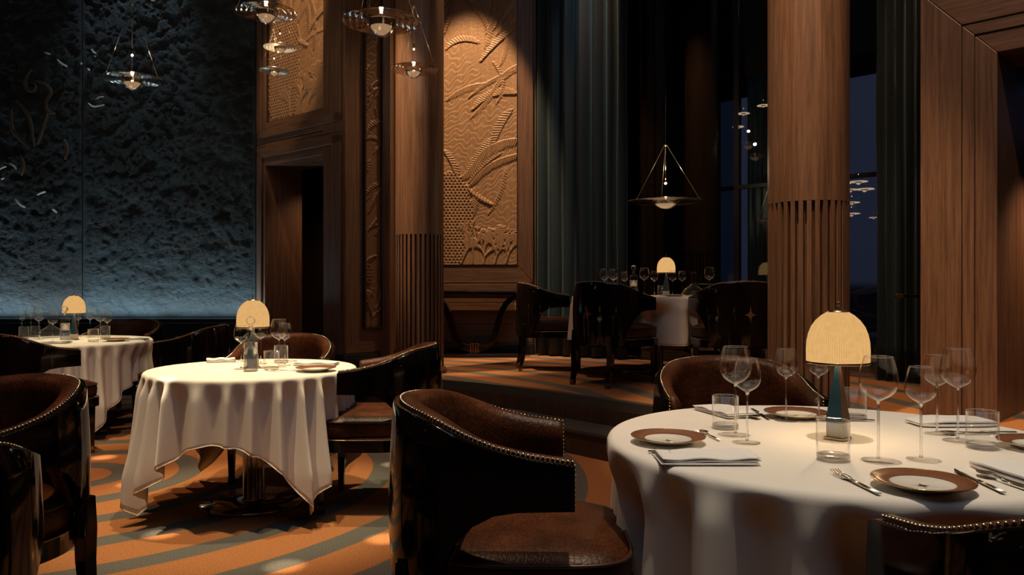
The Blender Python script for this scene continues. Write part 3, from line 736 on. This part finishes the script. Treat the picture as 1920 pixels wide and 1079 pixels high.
def light(kind, name, loc, power, col=(1, .72, .45), target=None, size=40, blend=.5, rad=.03, sx=None, sy=None):
    l = bpy.data.lights.new(name, kind); l.energy = power; l.color = col
    if kind == 'SPOT': l.spot_size = math.radians(size); l.spot_blend = blend; l.shadow_soft_size = rad
    elif kind == 'POINT': l.shadow_soft_size = rad
    elif kind == 'AREA': l.shape = 'RECTANGLE'; l.size = sx; l.size_y = sy
    o = bpy.data.objects.new(name, l); COL.objects.link(o); o.location = loc
    if target is not None: o.rotation_euler = (Vector(target)-Vector(loc)).to_track_quat('-Z', 'Y').to_euler()
    return o
for i, (x, y, z, lab) in enumerate(lamps):
    o = lampP if i == 0 else copy_tree(lampP)
    o.location = (x, y, z); o.rotation_euler.z = math.atan2(-y, -x)-rd(25+135); tag(o, lab, 'lamp', 'table lamps')
    light('POINT', 'lamp_glow', (x, y, z+.245), 2.6 if i == 0 else (1.2 if i == 3 else 2.8), (1, .66, .34), rad=.012)

# ------------------------------------------------------------------ glassware
def make_wine(h, rmax, rrim, rfoot, bh, name='wine_glass'):
    t = thing(name, '', 'wine glass'); zb = h-bh
    prof = [(.0045, zb), (rmax*.35, zb+.005), (rmax*.7, zb+bh*.14), (rmax*.92, zb+bh*.27), (rmax, zb+bh*.42), (rmax*.985, zb+bh*.55), (rmax*.93, zb+bh*.7), (rmax*.84, zb+bh*.86), (rrim, h)]
    def smooth(pr, k=2):
        for _ in range(k):
            q = [pr[0]]
            for a, c in zip(pr, pr[1:]): q += [(a[0]*.75+c[0]*.25, a[1]*.75+c[1]*.25), (a[0]*.25+c[0]*.75, a[1]*.25+c[1]*.75)]
            pr = q+[pr[-1]]
        return pr
    pr = smooth(prof); inn = [(max(r-.0011, .0001), z+.0006) for r, z in pr[::-1] if r > .004]
    b = MB(); b.lathe([(0.0001, zb-.001)]+pr+[(rrim-.0003, h+.0006)]+inn+[(.0001, zb+.002)], 40); b.build('bowl', M['glass'], t)
    b = MB(); b.lathe([(rrim, h-.0008), (rrim+.0008, h), (rrim, h+.0008), (rrim-.0009, h)], 48, closed=True); b.build('rim', M['solid_glass'], t)
    b = MB(); b.lathe([(.0001, .0045), (.0045, .006), (.0034, .016), (.0031, zb*.5), (.0033, zb-.012), (.006, zb-.001), (.0001, zb-.0005)], 14); b.build('stem', M['solid_glass'], t)
    b = MB(); b.lathe([(.0001, .004), (.007, .0035), (rfoot*.5, .0018), (rfoot, .0012), (rfoot+.0006, .0008), (rfoot, .0003), (.0001, .0003)], 48); b.build('foot', M['foot_glass'], t)
    return t
def make_tumbler(h=.10, r=.0405):
    t = thing('tumbler', '', 'tumbler')
    b = MB(); b.lathe([(.0001, .014), (r-.003, .014), (r-.0015, .016), (r-.0015, h), (r, h), (r, .0142)], 48); b.build('wall', M['glass'], t)
    b = MB(); b.lathe([(.0001, 0.0005), (r-.004, .0005), (r, .003), (r, .0135), (.0001, .0135)], 48); b.build('thick_base', M['solid_glass'], t)
    b = MB(); b.lathe([(r, h-.001), (r+.0007, h), (r, h+.001), (r-.0017, h)], 48, closed=True); b.build('rim', M['solid_glass'], t)
    return t
def make_decanter():
    t = thing('decanter', '', 'decanter'); r = .038
    b = MB(); b.lathe([(.0001, .0005), (r-.003, .0005), (r, .004), (r, .178), (r-.004, .188), (.02, .197), (.013, .202), (.013, .222), (.018, .228)], 48); b.build('bottle', M['glass'], t)
    b = MB(); b.lathe([(.0001, .001), (r-.004, .001), (r-.001, .005), (r-.001, .014), (.0001, .014)], 40); b.build('thick_base', M['solid_glass'], t)
    b = MB(); b.lathe([(.0001, .0146), (r-.003, .0146), (r-.003, .15), (.0001, .15)], 40); b.build('water', M['solid_glass'], t)
    pr = [(.0001, .214), (.010, .215), (.012, .232), (.009, .240)]+[(.0245*math.sin(a), .2655-.0245*math.cos(a)) for a in [PI*(.13+.87*k/14) for k in range(15)]]
    b = MB(); b.lathe(pr, 32); b.build('stopper', M['solid_glass'], t); return t
def make_carafe():
    t = thing('carafe', '', 'carafe')
    pr = [(.0001, .0005), (.07, .0005), (.092, .012), (.098, .030), (.092, .052), (.07, .074), (.04, .092), (.024, .108), (.021, .13), (.022, .175), (.026, .22)]
    b = MB(); b.lathe(pr, 48); b.build('bottle', M['glass'], t)
    b = MB(); b.lathe([(.0001, .002), (.07, .002), (.090, .013), (.0965, .030), (.0915, .046), (.0001, .046)], 48); b.build('water', M['glass'], t)
    b = MB(); b.lathe([(.026, .219), (.0268, .22), (.026, .221), (.0252, .22)], 32, closed=True); b.build('rim', M['solid_glass'], t); return t
protos = {'W': make_wine(.265, .047, .035, .041, .112), 'w': make_wine(.238, .0385, .0285, .036, .094, 'wine_glass'), 't': make_tumbler(), 'd': make_decanter(), 'c': make_carafe()}
used = set()
catn = {'W': 'wine glass', 'w': 'wine glass', 't': 'tumbler', 'd': 'decanter', 'c': 'carafe', 'p': 'plate'}
def put(k, x, y, z, label, group, rz=0, sc=1, protos=protos):
    o = protos[k] if k not in used else copy_tree(protos[k]); used.add(k)
    o.location = (x, y, z); o.rotation_euler = (0, 0, rz); o.scale = (sc,)*3
    return tag(o, label, catn.get(k, o['category']), group)
H1 = TT+.001
def onp(px, py, z=H1): q = on(px, py, z); return q[0], q[1], z
g = 'glassware on the front table'
for k, px, py, lab in (
  ('W', 1647, 865, 'large wine glass just behind the central plate of the nearest table'),
  ('w', 1727, 863, 'smaller wine glass right of the large one behind the central front plate'),
  ('W', 1379, 817, 'large wine glass left of the lamp, beside the tumbler holding a napkin view'),
  ('w', 1401, 831, 'smaller wine glass overlapping the large one above the left-hand napkin'),
  ('w', 1474, 790, 'wine glass standing before the far plate, left of the lamp shade'),
  ('w', 1535, 787, 'wine glass directly left of the blue lamp stem, bowl under the shade'),
  ('w', 1757, 815, 'smaller wine glass behind the right-hand pair on the nearest table'),
  ('W', 1796, 828, 'large wine glass farthest right, left of the right-hand tumbler'),
  ('t', 1562, 862, 'tumbler in front of the lamp base on the nearest table'),
  ('t', 1360, 803, 'tumbler left of the lamp, before the folded far-left napkin'),
  ('t', 1842, 840, 'tumbler at the right edge beside the right-hand wine glasses'),
  ('t', 1601, 786, 'tumbler behind the lamp, right of its blue stem')):
    put(k, *onp(px, py), lab, g)
# middle table
g = 'glassware on the middle table'
for k, px, py, lab in (
  ('w', 452, 693, 'wine glass left of the decanter on the middle table'),
  ('w', 489, 683, 'wine glass right behind the decanter, under the middle lamp shade'),
  ('W', 523, 689, 'large wine glass right of the middle lamp'),
  ('w', 534, 686, 'wine glass half hidden behind the large one on the middle table'),
  ('d', 470, 696, 'clear square-shouldered decanter with ball stopper on the middle table'),
  ('t', 509, 694, 'nearer tumbler right of the decanter on the middle table'),
  ('t', 527, 681, 'farther tumbler below the wine glasses on the middle table')):
    put(k, *onp(px, py), lab, g)
g = 'glassware on the left rear table'
for k, px, py, lab in (
  ('w', 41, 634, 'wine glass farthest left on the left rear table'),
  ('W', 58, 632, 'wine glass second from the left on the left rear table'),
  ('W', 73, 637, 'large front wine glass left of the decanter, left rear table'),
  ('w', 99, 642, 'wine glass just left of the decanter on the left rear table'),
  ('w', 147, 632, 'wine glass under the right side of the left rear lamp shade'),
  ('W', 169, 633, 'tall wine glass right of the left rear lamp'),
  ('W', 188, 638, 'large wine glass second from the right on the left rear table'),
  ('w', 201, 638, 'wine glass farthest right on the left rear table'),
  ('d', 122, 641, 'decanter with ball stopper before the left rear lamp'),
  ('c', 96, 634, 'wide-bellied carafe beside the decanter on the left rear table'),
  ('t', 45, 635, 'tumbler farthest left on the left rear table'),
  ('t', 66, 633, 'tumbler behind the left wine glasses on the left rear table'),
  ('t', 175, 641, 'tumbler right of the lamp at the front of the left rear table'),
  ('t', 197, 634, 'tumbler farthest right on the left rear table')):
    put(k, *onp(px, py), lab, g)
g = 'glassware on the platform table'
ZP = PZ+H1
for k, px, Z, lab in (
  ('W', 1133, 7.6, 'wine glass farthest left on the platform table'), ('W', 1150, 7.7, 'wine glass second from the left on the platform table'),
  ('w', 1171, 7.75, 'small wine glass left of the platform decanter'), ('d', 1188, 7.2, 'decanter with ball stopper on the platform table'),
  ('W', 1208, 7.2, 'large wine glass right of the platform decanter'), ('w', 1227, 7.35, 'wine glass just left of the platform lamp'),
  ('w', 1261, 7.2, 'wine glass just right of the platform lamp'), ('w', 1279, 7.35, 'wine glass left of the carafe on the platform table'),
  ('c', 1300, 7.05, 'wide-bellied carafe on the platform table'), ('W', 1330, 7.0, 'wine glass right of the platform carafe'), ('t', 1241, 7.6, 'tumbler behind the platform lamp')):
    put(k, (px-960)/F*Z, Z, ZP, lab, g)

# ------------------------------------------------------------------ plates, cutlery, napkins
def make_plate():
    t = thing('dinner_plate', '', 'plate'); 
    b = MB(); b.lathe([(.0001, .004), (.058, .004), (.066, .010), (.070, .012), (.1045, .019), (.1045, .0165), (.07, .008), (.06, .0005), (.0001, .0005)], 72); b.build('plate_body', M['porcelain'], t)
    b = MB(); b.lathe([(.0665, .0112), (.070, .0126), (.1045, .0196), (.1045, .0192), (.070, .0122)], 72); b.build('rim_band', M['plate_rim'], t)
    b = MB(); b.lathe([(.1045, .0182), (.1056, .019), (.1045, .0200), (.1035, .0192)], 72, closed=True); b.build('gold_edge', M['gold'], t)
    ring = []
    for i in range(32):
        a = 2*PI*i/32; k = (abs(math.cos(a))**.5+abs(math.sin(a))**.5)**-2.; ring.append((.017*math.cos(a)*k, .019*math.sin(a)*k, .0048))
    b = MB(); b.add([(0, 0, .0046)]+ring, [(0, i+1, (i+1) % 32+1) for i in range(32)]); b.build('star_emblem', M['ink'], t)
    return t
pp = {'p': make_plate()}
g = 'dinner plates'
for x, y, z, lab in ((.905, 1.705, H1, 'brown-rimmed plate at the front of the nearest table, between fork and spoon'),
                     (.446, 2.21, H1, 'brown-rimmed plate at the left side of the nearest table'),
                     (.97, 2.64, H1, 'brown-rimmed plate at the back of the nearest table, behind the lamp'),
                     (1.455, 2.13, H1, 'brown-rimmed plate cut off by the right edge of the photo'),
                     (-1.04, 4.10, H1, 'brown-rimmed plate at the right of the middle table'),
                     (-3.28, 6.40, H1, 'plate at the right of the left rear table'),
                     (1.47, 7.0, PZ+H1, 'plate at the front of the platform table')):
    put('p', x, y, z, lab, g, 0, 1, pp)
def handle(b, L0, L1):
    for dx in (-.0034, 0, .0034): b.tube([(dx*.6, L0, .003), (dx, L0-.03, .0032), (dx, L1, .0026)], .0018, 8)
def make_fork():
    b = MB()
    for i, dx in enumerate((-.0098, -.0033, .0033, .0098)): b.tube([(dx*.8, .052, .0045), (dx, .065, .0030), (dx, .085, .0045), (dx*.92, .10, .009)], [.0019, .0017, .0015, .0008], 6)
    b.loft([[(-w, y, z), (0, y, z-.0018), (w, y, z), (0, y, z+.0012)] for w, y, z in ((.0045, .02, .0045), (.0075, .035, .0055), (.0105, .045, .005), (.011, .054, .0045))], cap=True)
    handle(b, .025, -.10); return b.build('fork', M['steel'])
def make_spoon():
    b = MB(); rings = []
    for k in range(13):
        y = .035+.062*k/12; w = .0005+.0185*math.sin(PI*min(1, (k+.01)/12)**.85); dz = -.006*math.sin(PI*k/12)
        rings.append([(w*math.cos(a), y, .008+dz*(math.sin(a)**2) if 0 < a < PI else .009) for a in [PI*j/8 for j in range(9)]]+[(w*math.cos(a)*.93, y, .0092+dz*.9*(math.sin(a)**2)) for a in [PI*j/8 for j in range(8, -1, -1)]])
    b.loft(rings, cap=True); b.tube([(0, .036, .008), (0, .02, .0062), (0, .0, .003)], [.0022, .0026, .003], 8); handle(b, .01, -.10); return b.build('spoon', M['steel'])
def make_knife():
    b = MB(); rings = []
    for y, w0, w1 in ((0, -.006, .004), (.03, -.008, .006), (.07, -.009, .006), (.1, -.006, .006), (.118, .002, .0055)): rings.append([(w0, y, .002), ((w0+w1)/2, y, .0012), (w1, y, .002), ((w0+w1)/2, y, .0034)])
    b.loft(rings, cap=True, smooth=False); handle(b, .005, -.10); return b.build('knife', M['steel'])
cp = {'fork': make_fork(), 'knife': make_knife(), 'spoon': make_spoon()}; cused = set()
def cut(k, x, y, deg, label, z=H1, sc=1):
    o = cp[k] if k not in cused else cp[k].copy()
    if k in cused: COL.objects.link(o)
    cused.add(k); o.location = (x, y, z); o.rotation_euler = (0, 0, rd(deg)); o.scale = (sc,)*3; tag(o, label, k, 'cutlery')
cut('fork', .775, 1.745, 4, 'gilt-lit fork left of the front plate on the nearest table')
cut('knife', 1.06, 1.755, -4, 'knife partly under the front plate rim, right side')
cut('spoon', 1.115, 1.745, 6, 'spoon lying right of the front plate, left of the napkin')
cut('knife', .47, 2.075, -88, 'knife in front of the left-hand plate, nearer the plate', sc=1.05)
cut('knife', .475, 2.045, -91, 'second knife along the top edge of the left-hand napkin', sc=1.05)
cut('fork', .48, 2.345, -90, 'fork peeking out behind the left-hand plate')
cut('spoon', .588, 2.30, 8, 'small spoon right of the left-hand plate, before the large wine glass', sc=.72)
cut('knife', .865, 2.70, 178, 'dark knife left of the far plate on the nearest table')
cut('spoon', .825, 2.68, 178, 'spoon beside the far-left napkin on the nearest table')
cut('fork', .795, 2.70, 176, 'fork between the far-left napkin and the spoon')
cut('fork', 1.10, 2.57, 84, 'fork lying before the far plate near the lamp')
cut('spoon', 1.37, 2.33, 92, 'spoon between right-hand napkin and right-hand tumbler', sc=.9)
cut('knife', 1.43, 2.35, 88, 'knife beside the right-hand napkin, next to the right plate')
cut('fork', 1.44, 1.97, 88, 'fork at the right edge in front of the right-hand plate')
cut('fork', -1.20, 4.09, 95, 'fork left of the plate on the middle table')
cut('knife', -1.30, 4.62, 60, 'knife behind the glasses on the middle table')
cut('spoon', -1.60, 4.60, 70, 'spoon beside the left napkin on the middle table')
def make_napkin(seed, L_=.245, W_=.115, layers=3, soft=False):
    t = thing('napkin', '', 'napkin'); rnd = random.Random(seed)
    for k in range(layers):
        b = MB(); nx, ny = 24, 12; z0 = k*.0062; sh = rnd.uniform(-.003, .003); rings = []
        th = .0056 if not soft else .009
        for i in range(nx+1):
            u = -L_/2+L_*i/nx; e = min(1, min(i, nx-i)/1.5+.15)
            sec_ = []
            for (v, w) in [(math.cos(a), math.sin(a)) for a in [2*PI*j/20 for j in range(20)]]:
                yy = W_/2*math.copysign(abs(v)**.18, v)*(1 if not soft else (1-.25*(2*i/nx-1)**4)); zz = th/2*math.copysign(abs(w)**.5, w)*e
                wav = .0012*math.sin(i*.5+k+seed)*k+(.006*math.sin(PI*i/nx) if soft and k == layers-1 else 0)
                sec_.append((u+sh, yy+sh*.5, z0+th/2+zz+wav))
            rings.append(sec_)
        b.loft(rings, cap=True); b.build('fold', M['napkin'], t)
    if not soft:
        ring = []
        for i in range(16):
            a = 2*PI*i/16; k2 = (abs(math.cos(a))**.5+abs(math.sin(a))**.5)**-2.; ring.append((-L_*.36+.006*math.cos(a)*k2, .008*math.sin(a)*k2+.02, layers*.0062+.0021))
        b = MB(); b.add([(-L_*.36, .02, layers*.0062+.0021)]+ring, [(0, i+1, (i+1) % 16+1) for i in range(16)]); b.build('star_emblem', M['ink'], t)
    return t
def nap(x, y, deg, label, seed, z=H1, **k):
    t = make_napkin(seed, **k); t.location = (x, y, z); t.rotation_euler.z = rd(deg); tag(t, label, 'napkin', 'folded napkins')
nap(.495, 1.975, 0, 'folded napkin with a small star mark in front of the left-hand plate', 1)
nap(.745, 2.72, -72, 'folded napkin behind the left tumbler on the nearest table', 2, L_=.22)
nap(1.42, 2.50, 2, 'softly folded napkin behind the right-hand tumbler', 3, soft=True, layers=2, L_=.26)
nap(1.19, 1.80, -84, 'rounded napkin right of the front plate at the picture edge', 4, soft=True, layers=2, L_=.25, W_=.11)
nap(-1.12, 4.42, 0, 'folded napkin behind the plate on the middle table', 5)
nap(-1.74, 4.62, 20, 'folded napkin at the left of the middle table', 6, L_=.16)
nap(-3.62, 6.15, 5, 'folded napkin at the front of the left rear table', 7, L_=.2)
nap(-3.22, 6.58, 0, 'folded napkin at the right end of the left rear table', 8)

# ------------------------------------------------------------------ console table
t = thing('console_table', 'black lacquer console table with curved lyre leg under the tall carving', 'console table', (-.42, 9.34, PZ))
b = MB(); b.box(-.60, .55, -.17, .17, .745, .785); b.build('top', M['lacquer'], t, .006)
b = MB()
for sg in (-1, 1):
    pts = [(-.03+sg*x, 0, z) for x, z in ((.02, .10), (.10, .105), (.19, .16), (.25, .27), (.285, .42), (.33, .56), (.40, .67), (.52, .735))]
    P = [Vector(q) for q in pts]
    for _ in range(2):
        Q = [P[0]]
        for a, c in zip(P, P[1:]): Q += [a.lerp(c, .25), a.lerp(c, .75)]
        P = Q+[P[-1]]
    rings = []
    for i, q in enumerate(P):
        tt = (P[min(i+1, len(P)-1)]-P[max(0, i-1)]).normalized(); nn = Vector((-tt.z, 0, tt.x)); f = i/(len(P)-1); w = .045*(1-.35*f)
        rings.append([q+nn*w+Vector((0, -.11, 0)), q-nn*w+Vector((0, -.11, 0)), q-nn*w+Vector((0, .11, 0)), q+nn*w+Vector((0, .11, 0))])
    b.loft(rings, cap=True, smooth=False)
b.build('lyre_leg', M['lacquer'], t, .012)
b = MB()
for k in range(4): b.box(-.085+k*.03, -.062+k*.03, -.125, .125, .035, .165)
b.build('brass_clasp', M['bronze'], t, .004)
b = MB(); b.box(-.60, .55, -.20, .2, 0, .045); b.build('plinth', M['lacquer'], t, .006)

# ------------------------------------------------------------------ pendants
def make_pendant(disc='pendant_glass', dif='diffuser'):
    t = thing('glass_pendant', '', 'pendant lamp')     # unit: disc diameter 1
    pr = []
    for i in range(26):
        r = .19+.31*i/25; pr.append((r, .012*math.sin(i*.95)+.006))
    top = [(r, z+.014) for r, z in pr[::-1]]
    b = MB(); b.lathe(pr+[(.507, .012)]+top, 72, closed=True); b.build('glass_disc', M[disc], t)
    bw = [(.205, .035), (.19, .0), (.165, -.06), (.13, -.12), (.09, -.165), (.045, -.185), (.0005, -.19)]
    b = MB(); b.lathe(bw+[(.0005, -.175), (.04, -.17), (.08, -.15), (.118, -.108), (.152, -.055), (.178, .002), (.193, .035)], 48); b.build('glass_bowl', M['pendant_glass'], t)
    b = MB(); b.lathe([(.0005, -.062), (.138, -.062), (.128, -.075), (.09, -.120), (.045, -.158), (.0005, -.166)], 32); b.build('diffuser', M[dif], t)
    for k in range(3):
        a = rd(200+120*k); b = MB(); b.tube([(.47*math.cos(a), .47*math.sin(a), .02), (.02*math.cos(a), .02*math.sin(a), 1.34)], .0030, 6)
        b.lathe([(0.0001, .012), (.012, 0), (.0001, -.012)], 10, (.47*math.cos(a), .47*math.sin(a), .03)); b.build('wire', M['wire'], t)
    b = MB(); b.tube([(0, 0, 1.34), (0, 0, .54)], .0025, 6); b.lathe([(.0001, 1.37), (.022, 1.36), (.022, 1.33), (.0001, 1.32)], 12); b.build('cord', M['wire'], t)
    b = MB(); b.tube([(0, 0, .455), (0, 0, .55)], .018, 12); b.build('lamp_holder', M['bronze'], t)
    b = MB(); b.lathe([(.0001, .455), (.013, .449), (.019, .435), (.013, .421), (.0001, .415)], 12); b.build('bulb', M['bulb'], t)
    return t
pend = {'a': make_pendant(), 'b': make_pendant('disc_mid', 'diffuser'), 'c': make_pendant('disc_hi', 'diffuser_hi')}; first = {'a', 'b', 'c'}
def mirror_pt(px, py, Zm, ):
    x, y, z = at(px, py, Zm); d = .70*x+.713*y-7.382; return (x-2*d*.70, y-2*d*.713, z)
def pendant(loc, D, label, grp='glass pendants', kind='a'):
    o = pend[kind] if kind in first else copy_tree(pend[kind]); first.discard(kind)
    o.location = loc; o.scale = (D,)*3; o.rotation_euler.z = random.uniform(0, 2); tag(o, label, 'pendant lamp', grp)
    if kind != 'c': light('POINT', 'pendant_glow', (loc[0], loc[1], loc[2]+.43*D), 6*D, (1, .75, .45), rad=.02)
    if abs(D-.7) < .01: o.scale = (D, D, D*.56)
    # long cord up to the ceiling
    sz = o.scale[2]
    b = MB(); b.tube([(0, 0, 1.36), (0, 0, (CH-loc[2])/sz)], .0009/D, 6); c = b.build('ceiling_cord', M['black'], o)
    return o
for px, py, Z, D, lab in (
  (248, 150, 6.9, .50, 'glass pendant hanging alone before the stone mural, farthest left'),
  (499, 24, 6.5, .50, 'glass pendant cut by the top edge above the two small pendants'),
  (525, 90, 7.35, .305, 'upper of the two small bright pendants before the carving over the doorway'),
  (514, 134, 7.35, .275, 'lower of the two small bright pendants before the carving over the doorway'),
  (715, 42, 5.97, .60, 'largest glass pendant at the top, between doorway and farther column'),
  (776, 131, 6.8, .41, 'glass pendant in front of the farther column'),
  (1248, 379, 7.25, .70, 'wide glass pendant hanging over the platform table'),
  (1465, 416, 7.6, .52, 'glass pendant mostly hidden behind the nearer column, only the disc edge showing')):
    pendant(at(px, py, Z), D, lab, kind='b' if D < .31 else 'a')
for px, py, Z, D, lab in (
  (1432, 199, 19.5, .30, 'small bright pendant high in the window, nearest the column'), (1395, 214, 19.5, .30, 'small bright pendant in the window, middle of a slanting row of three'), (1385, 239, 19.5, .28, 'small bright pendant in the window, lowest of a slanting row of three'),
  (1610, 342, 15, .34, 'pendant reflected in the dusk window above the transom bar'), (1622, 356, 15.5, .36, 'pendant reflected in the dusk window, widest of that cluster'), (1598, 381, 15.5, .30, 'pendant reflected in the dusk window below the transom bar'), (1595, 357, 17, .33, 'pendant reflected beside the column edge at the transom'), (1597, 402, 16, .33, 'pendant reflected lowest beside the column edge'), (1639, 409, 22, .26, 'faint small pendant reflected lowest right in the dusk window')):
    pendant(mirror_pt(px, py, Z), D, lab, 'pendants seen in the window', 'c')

# ------------------------------------------------------------------ lights
W1 = (1., .66, .36); W2 = (1., .58, .30)
light('SPOT', 'spot_front_table', (.6, 1.7, 7.2), 1000, (1, .80, .55), (.95, 2.25, .75), 30, .7, .04)
light('SPOT', 'spot_middle_table', (-1.0, 5.0, 7.2), 1350, (1, .80, .47), (-1.45, 4.25, .7), 22, .7, .04)
light('SPOT', 'spot_middle_table', (-1.9, 3.3, 7.2), 1250, (1, .80, .47), (-1.45, 4.1, .6), 20, .7, .04)
light('SPOT', 'spot_left_table', (-3.7, 5.8, 7.2), 1400, (1, .80, .47), (-3.7, 6.4, .7), 20, .7, .04)
light('SPOT', 'spot_platform_table', (1.42, 7.5, 7.2), 130, (1, .74, .46), (1.42, 7.5, 1.1), 14, .5, .02)
light('SPOT', 'spot_carving', (-.62, 7.9, 7.3), 1900, W1, (-.45, 9.6, 2.2), 27, .35, .04)
light('SPOT', 'spot_doorway_carving', (-2.6, 6.6, 7.2), 750, W1, (-2.35, 8.6, 4.0), 19, .5, .04)
light('SPOT', 'spot_near_column', (.75, 3.3, 7.4), 2500, W1, (1.72, 4.6, 2.2), 24, .6, .05)
light('SPOT', 'spot_far_column', (-2.7, 6.3, 6.6), 2600, W1, (-1.0, 7.57, 2.3), 17, .6, .05)
light('SPOT', 'added_column_rear_spot', (.9, 8.9, 7.0), 700, W1, (-.9, 7.57, 2.5), 34, .7, .05)  # added behind the column so its reflection in the glass shows
light('SPOT', 'spot_carpet', (-1.4, 3.0, 7.3), 820, W2, (-1.5, 4.2, 0), 52, .7, .05)
light('SPOT', 'spot_carpet_left', (-3.0, 5.0, 7.3), 600, W2, (-2.7, 4.9, 0), 22, .7, .05)
light('SPOT', 'spot_carpet_platform', (.9, 8.7, 7.3), 900, W2, (1.2, 8.8, .36), 22, .5, .05)
light('SPOT', 'spot_carpet_step', (-.3, 7.4, 7.3), 420, W2, (-.1, 7.3, .36), 20, .6, .05)
light('SPOT', 'spot_carpet_right', (3.0, 6.3, 7.3), 800, W2, (2.8, 6.1, .36), 30, .6, .05)
light('SPOT', 'spot_portal', (3.95, 5.0, 2.2), 70, W2, (3.25, 5.0, .7), 80, 1, .05)
light('SPOT', 'spot_portal_face', (1.2, 1.6, 6.8), 520, W1, (2.9, 4.7, 1.8), 40, .8, .05)
light('SPOT', 'spot_curtain', (.78, 8.85, 7.4), 520, (.7, .86, 1.), (.80, 9.12, 3.4), 16, .8, .04)
light('AREA', 'mural_uplight', (-5.9, 8.92, .86), 36, (.66, .88, 1.), (-5.9, 9.03, 1.5), sx=6.0, sy=.04)
light('SPOT', 'mural_downlight', (-4.35, 8.85, 6.9), 200, (.62, .84, 1.), (-4.45, 9.05, 4.4), 40, .9, .05)
light('SPOT', 'doorway_light', (-2.0, 9.1, 2.5), 22, W2, (-2.35, 9.45, .5), 120, 1, .05)
for (x, y) in ((-2.86, 5.41), (-2.3, 4.68), (-.605, 3.66), (-.97, 3.3), (-.79, 5.2), (-1.69, 3.73)):
    light('SPOT', 'pin_spot', (x-.3, y+.3, 7.2), 5200, (1, .78, .5), (x, y, 0), 1.7, 1, .01)
light('AREA', 'added_cool_fill', (.3, .6, 7.4), 80, (.72, .82, 1.), (.3, .6, 0), sx=6, sy=5)  # unseen cool fill, added to lift the room's ambient light

# world: dusk outside the windows
w = bpy.data.worlds.new('dusk'); S.world = w; w.use_nodes = True; nt = w.node_tree; nt.nodes.clear()
out = N(nt, 'ShaderNodeOutputWorld'); bg = N(nt, 'ShaderNodeBackground'); L(nt, bg.outputs[0], out.inputs[0])
tc = N(nt, 'ShaderNodeTexCoord'); sx = N(nt, 'ShaderNodeSeparateXYZ'); L(nt, tc.outputs['Generated'], sx.inputs[0])
r = ramp(nt, math_n(nt, 'ADD', math_n(nt, 'MULTIPLY', sx.outputs[2], .5), .5), [(.0, (.001, .001, .001)), (.4995, (.001, .0012, .002)), (.502, (.0115, .0145, .029)), (.62, (.014, .017, .033))])
L(nt, r.outputs[0], bg.inputs[0]); bg.inputs[1].default_value = 1.

# ------------------------------------------------------------------ camera
cd = bpy.data.cameras.new('camera'); cam = bpy.data.objects.new('camera', cd); COL.objects.link(cam)
cd.sensor_width = 36; cd.lens = F/1920*36; cam.location = (0, 0, EYE); cam.rotation_euler = (PI/2, 0, 0); cd.clip_start = .05
S.camera = cam
vs = S.view_settings; vs.view_transform = 'Standard'; vs.look = 'None'; vs.gamma = 1; vs.exposure = 0.; vs.use_curve_mapping = False
cy = S.cycles; cy.use_denoising = True; cy.max_bounces = 8; cy.transparent_max_bounces = 40; cy.transmission_bounces = 8; cy.glossy_bounces = 5; cy.sample_clamp_indirect = 4.; cy.caustics_reflective = False; cy.caustics_refractive = False
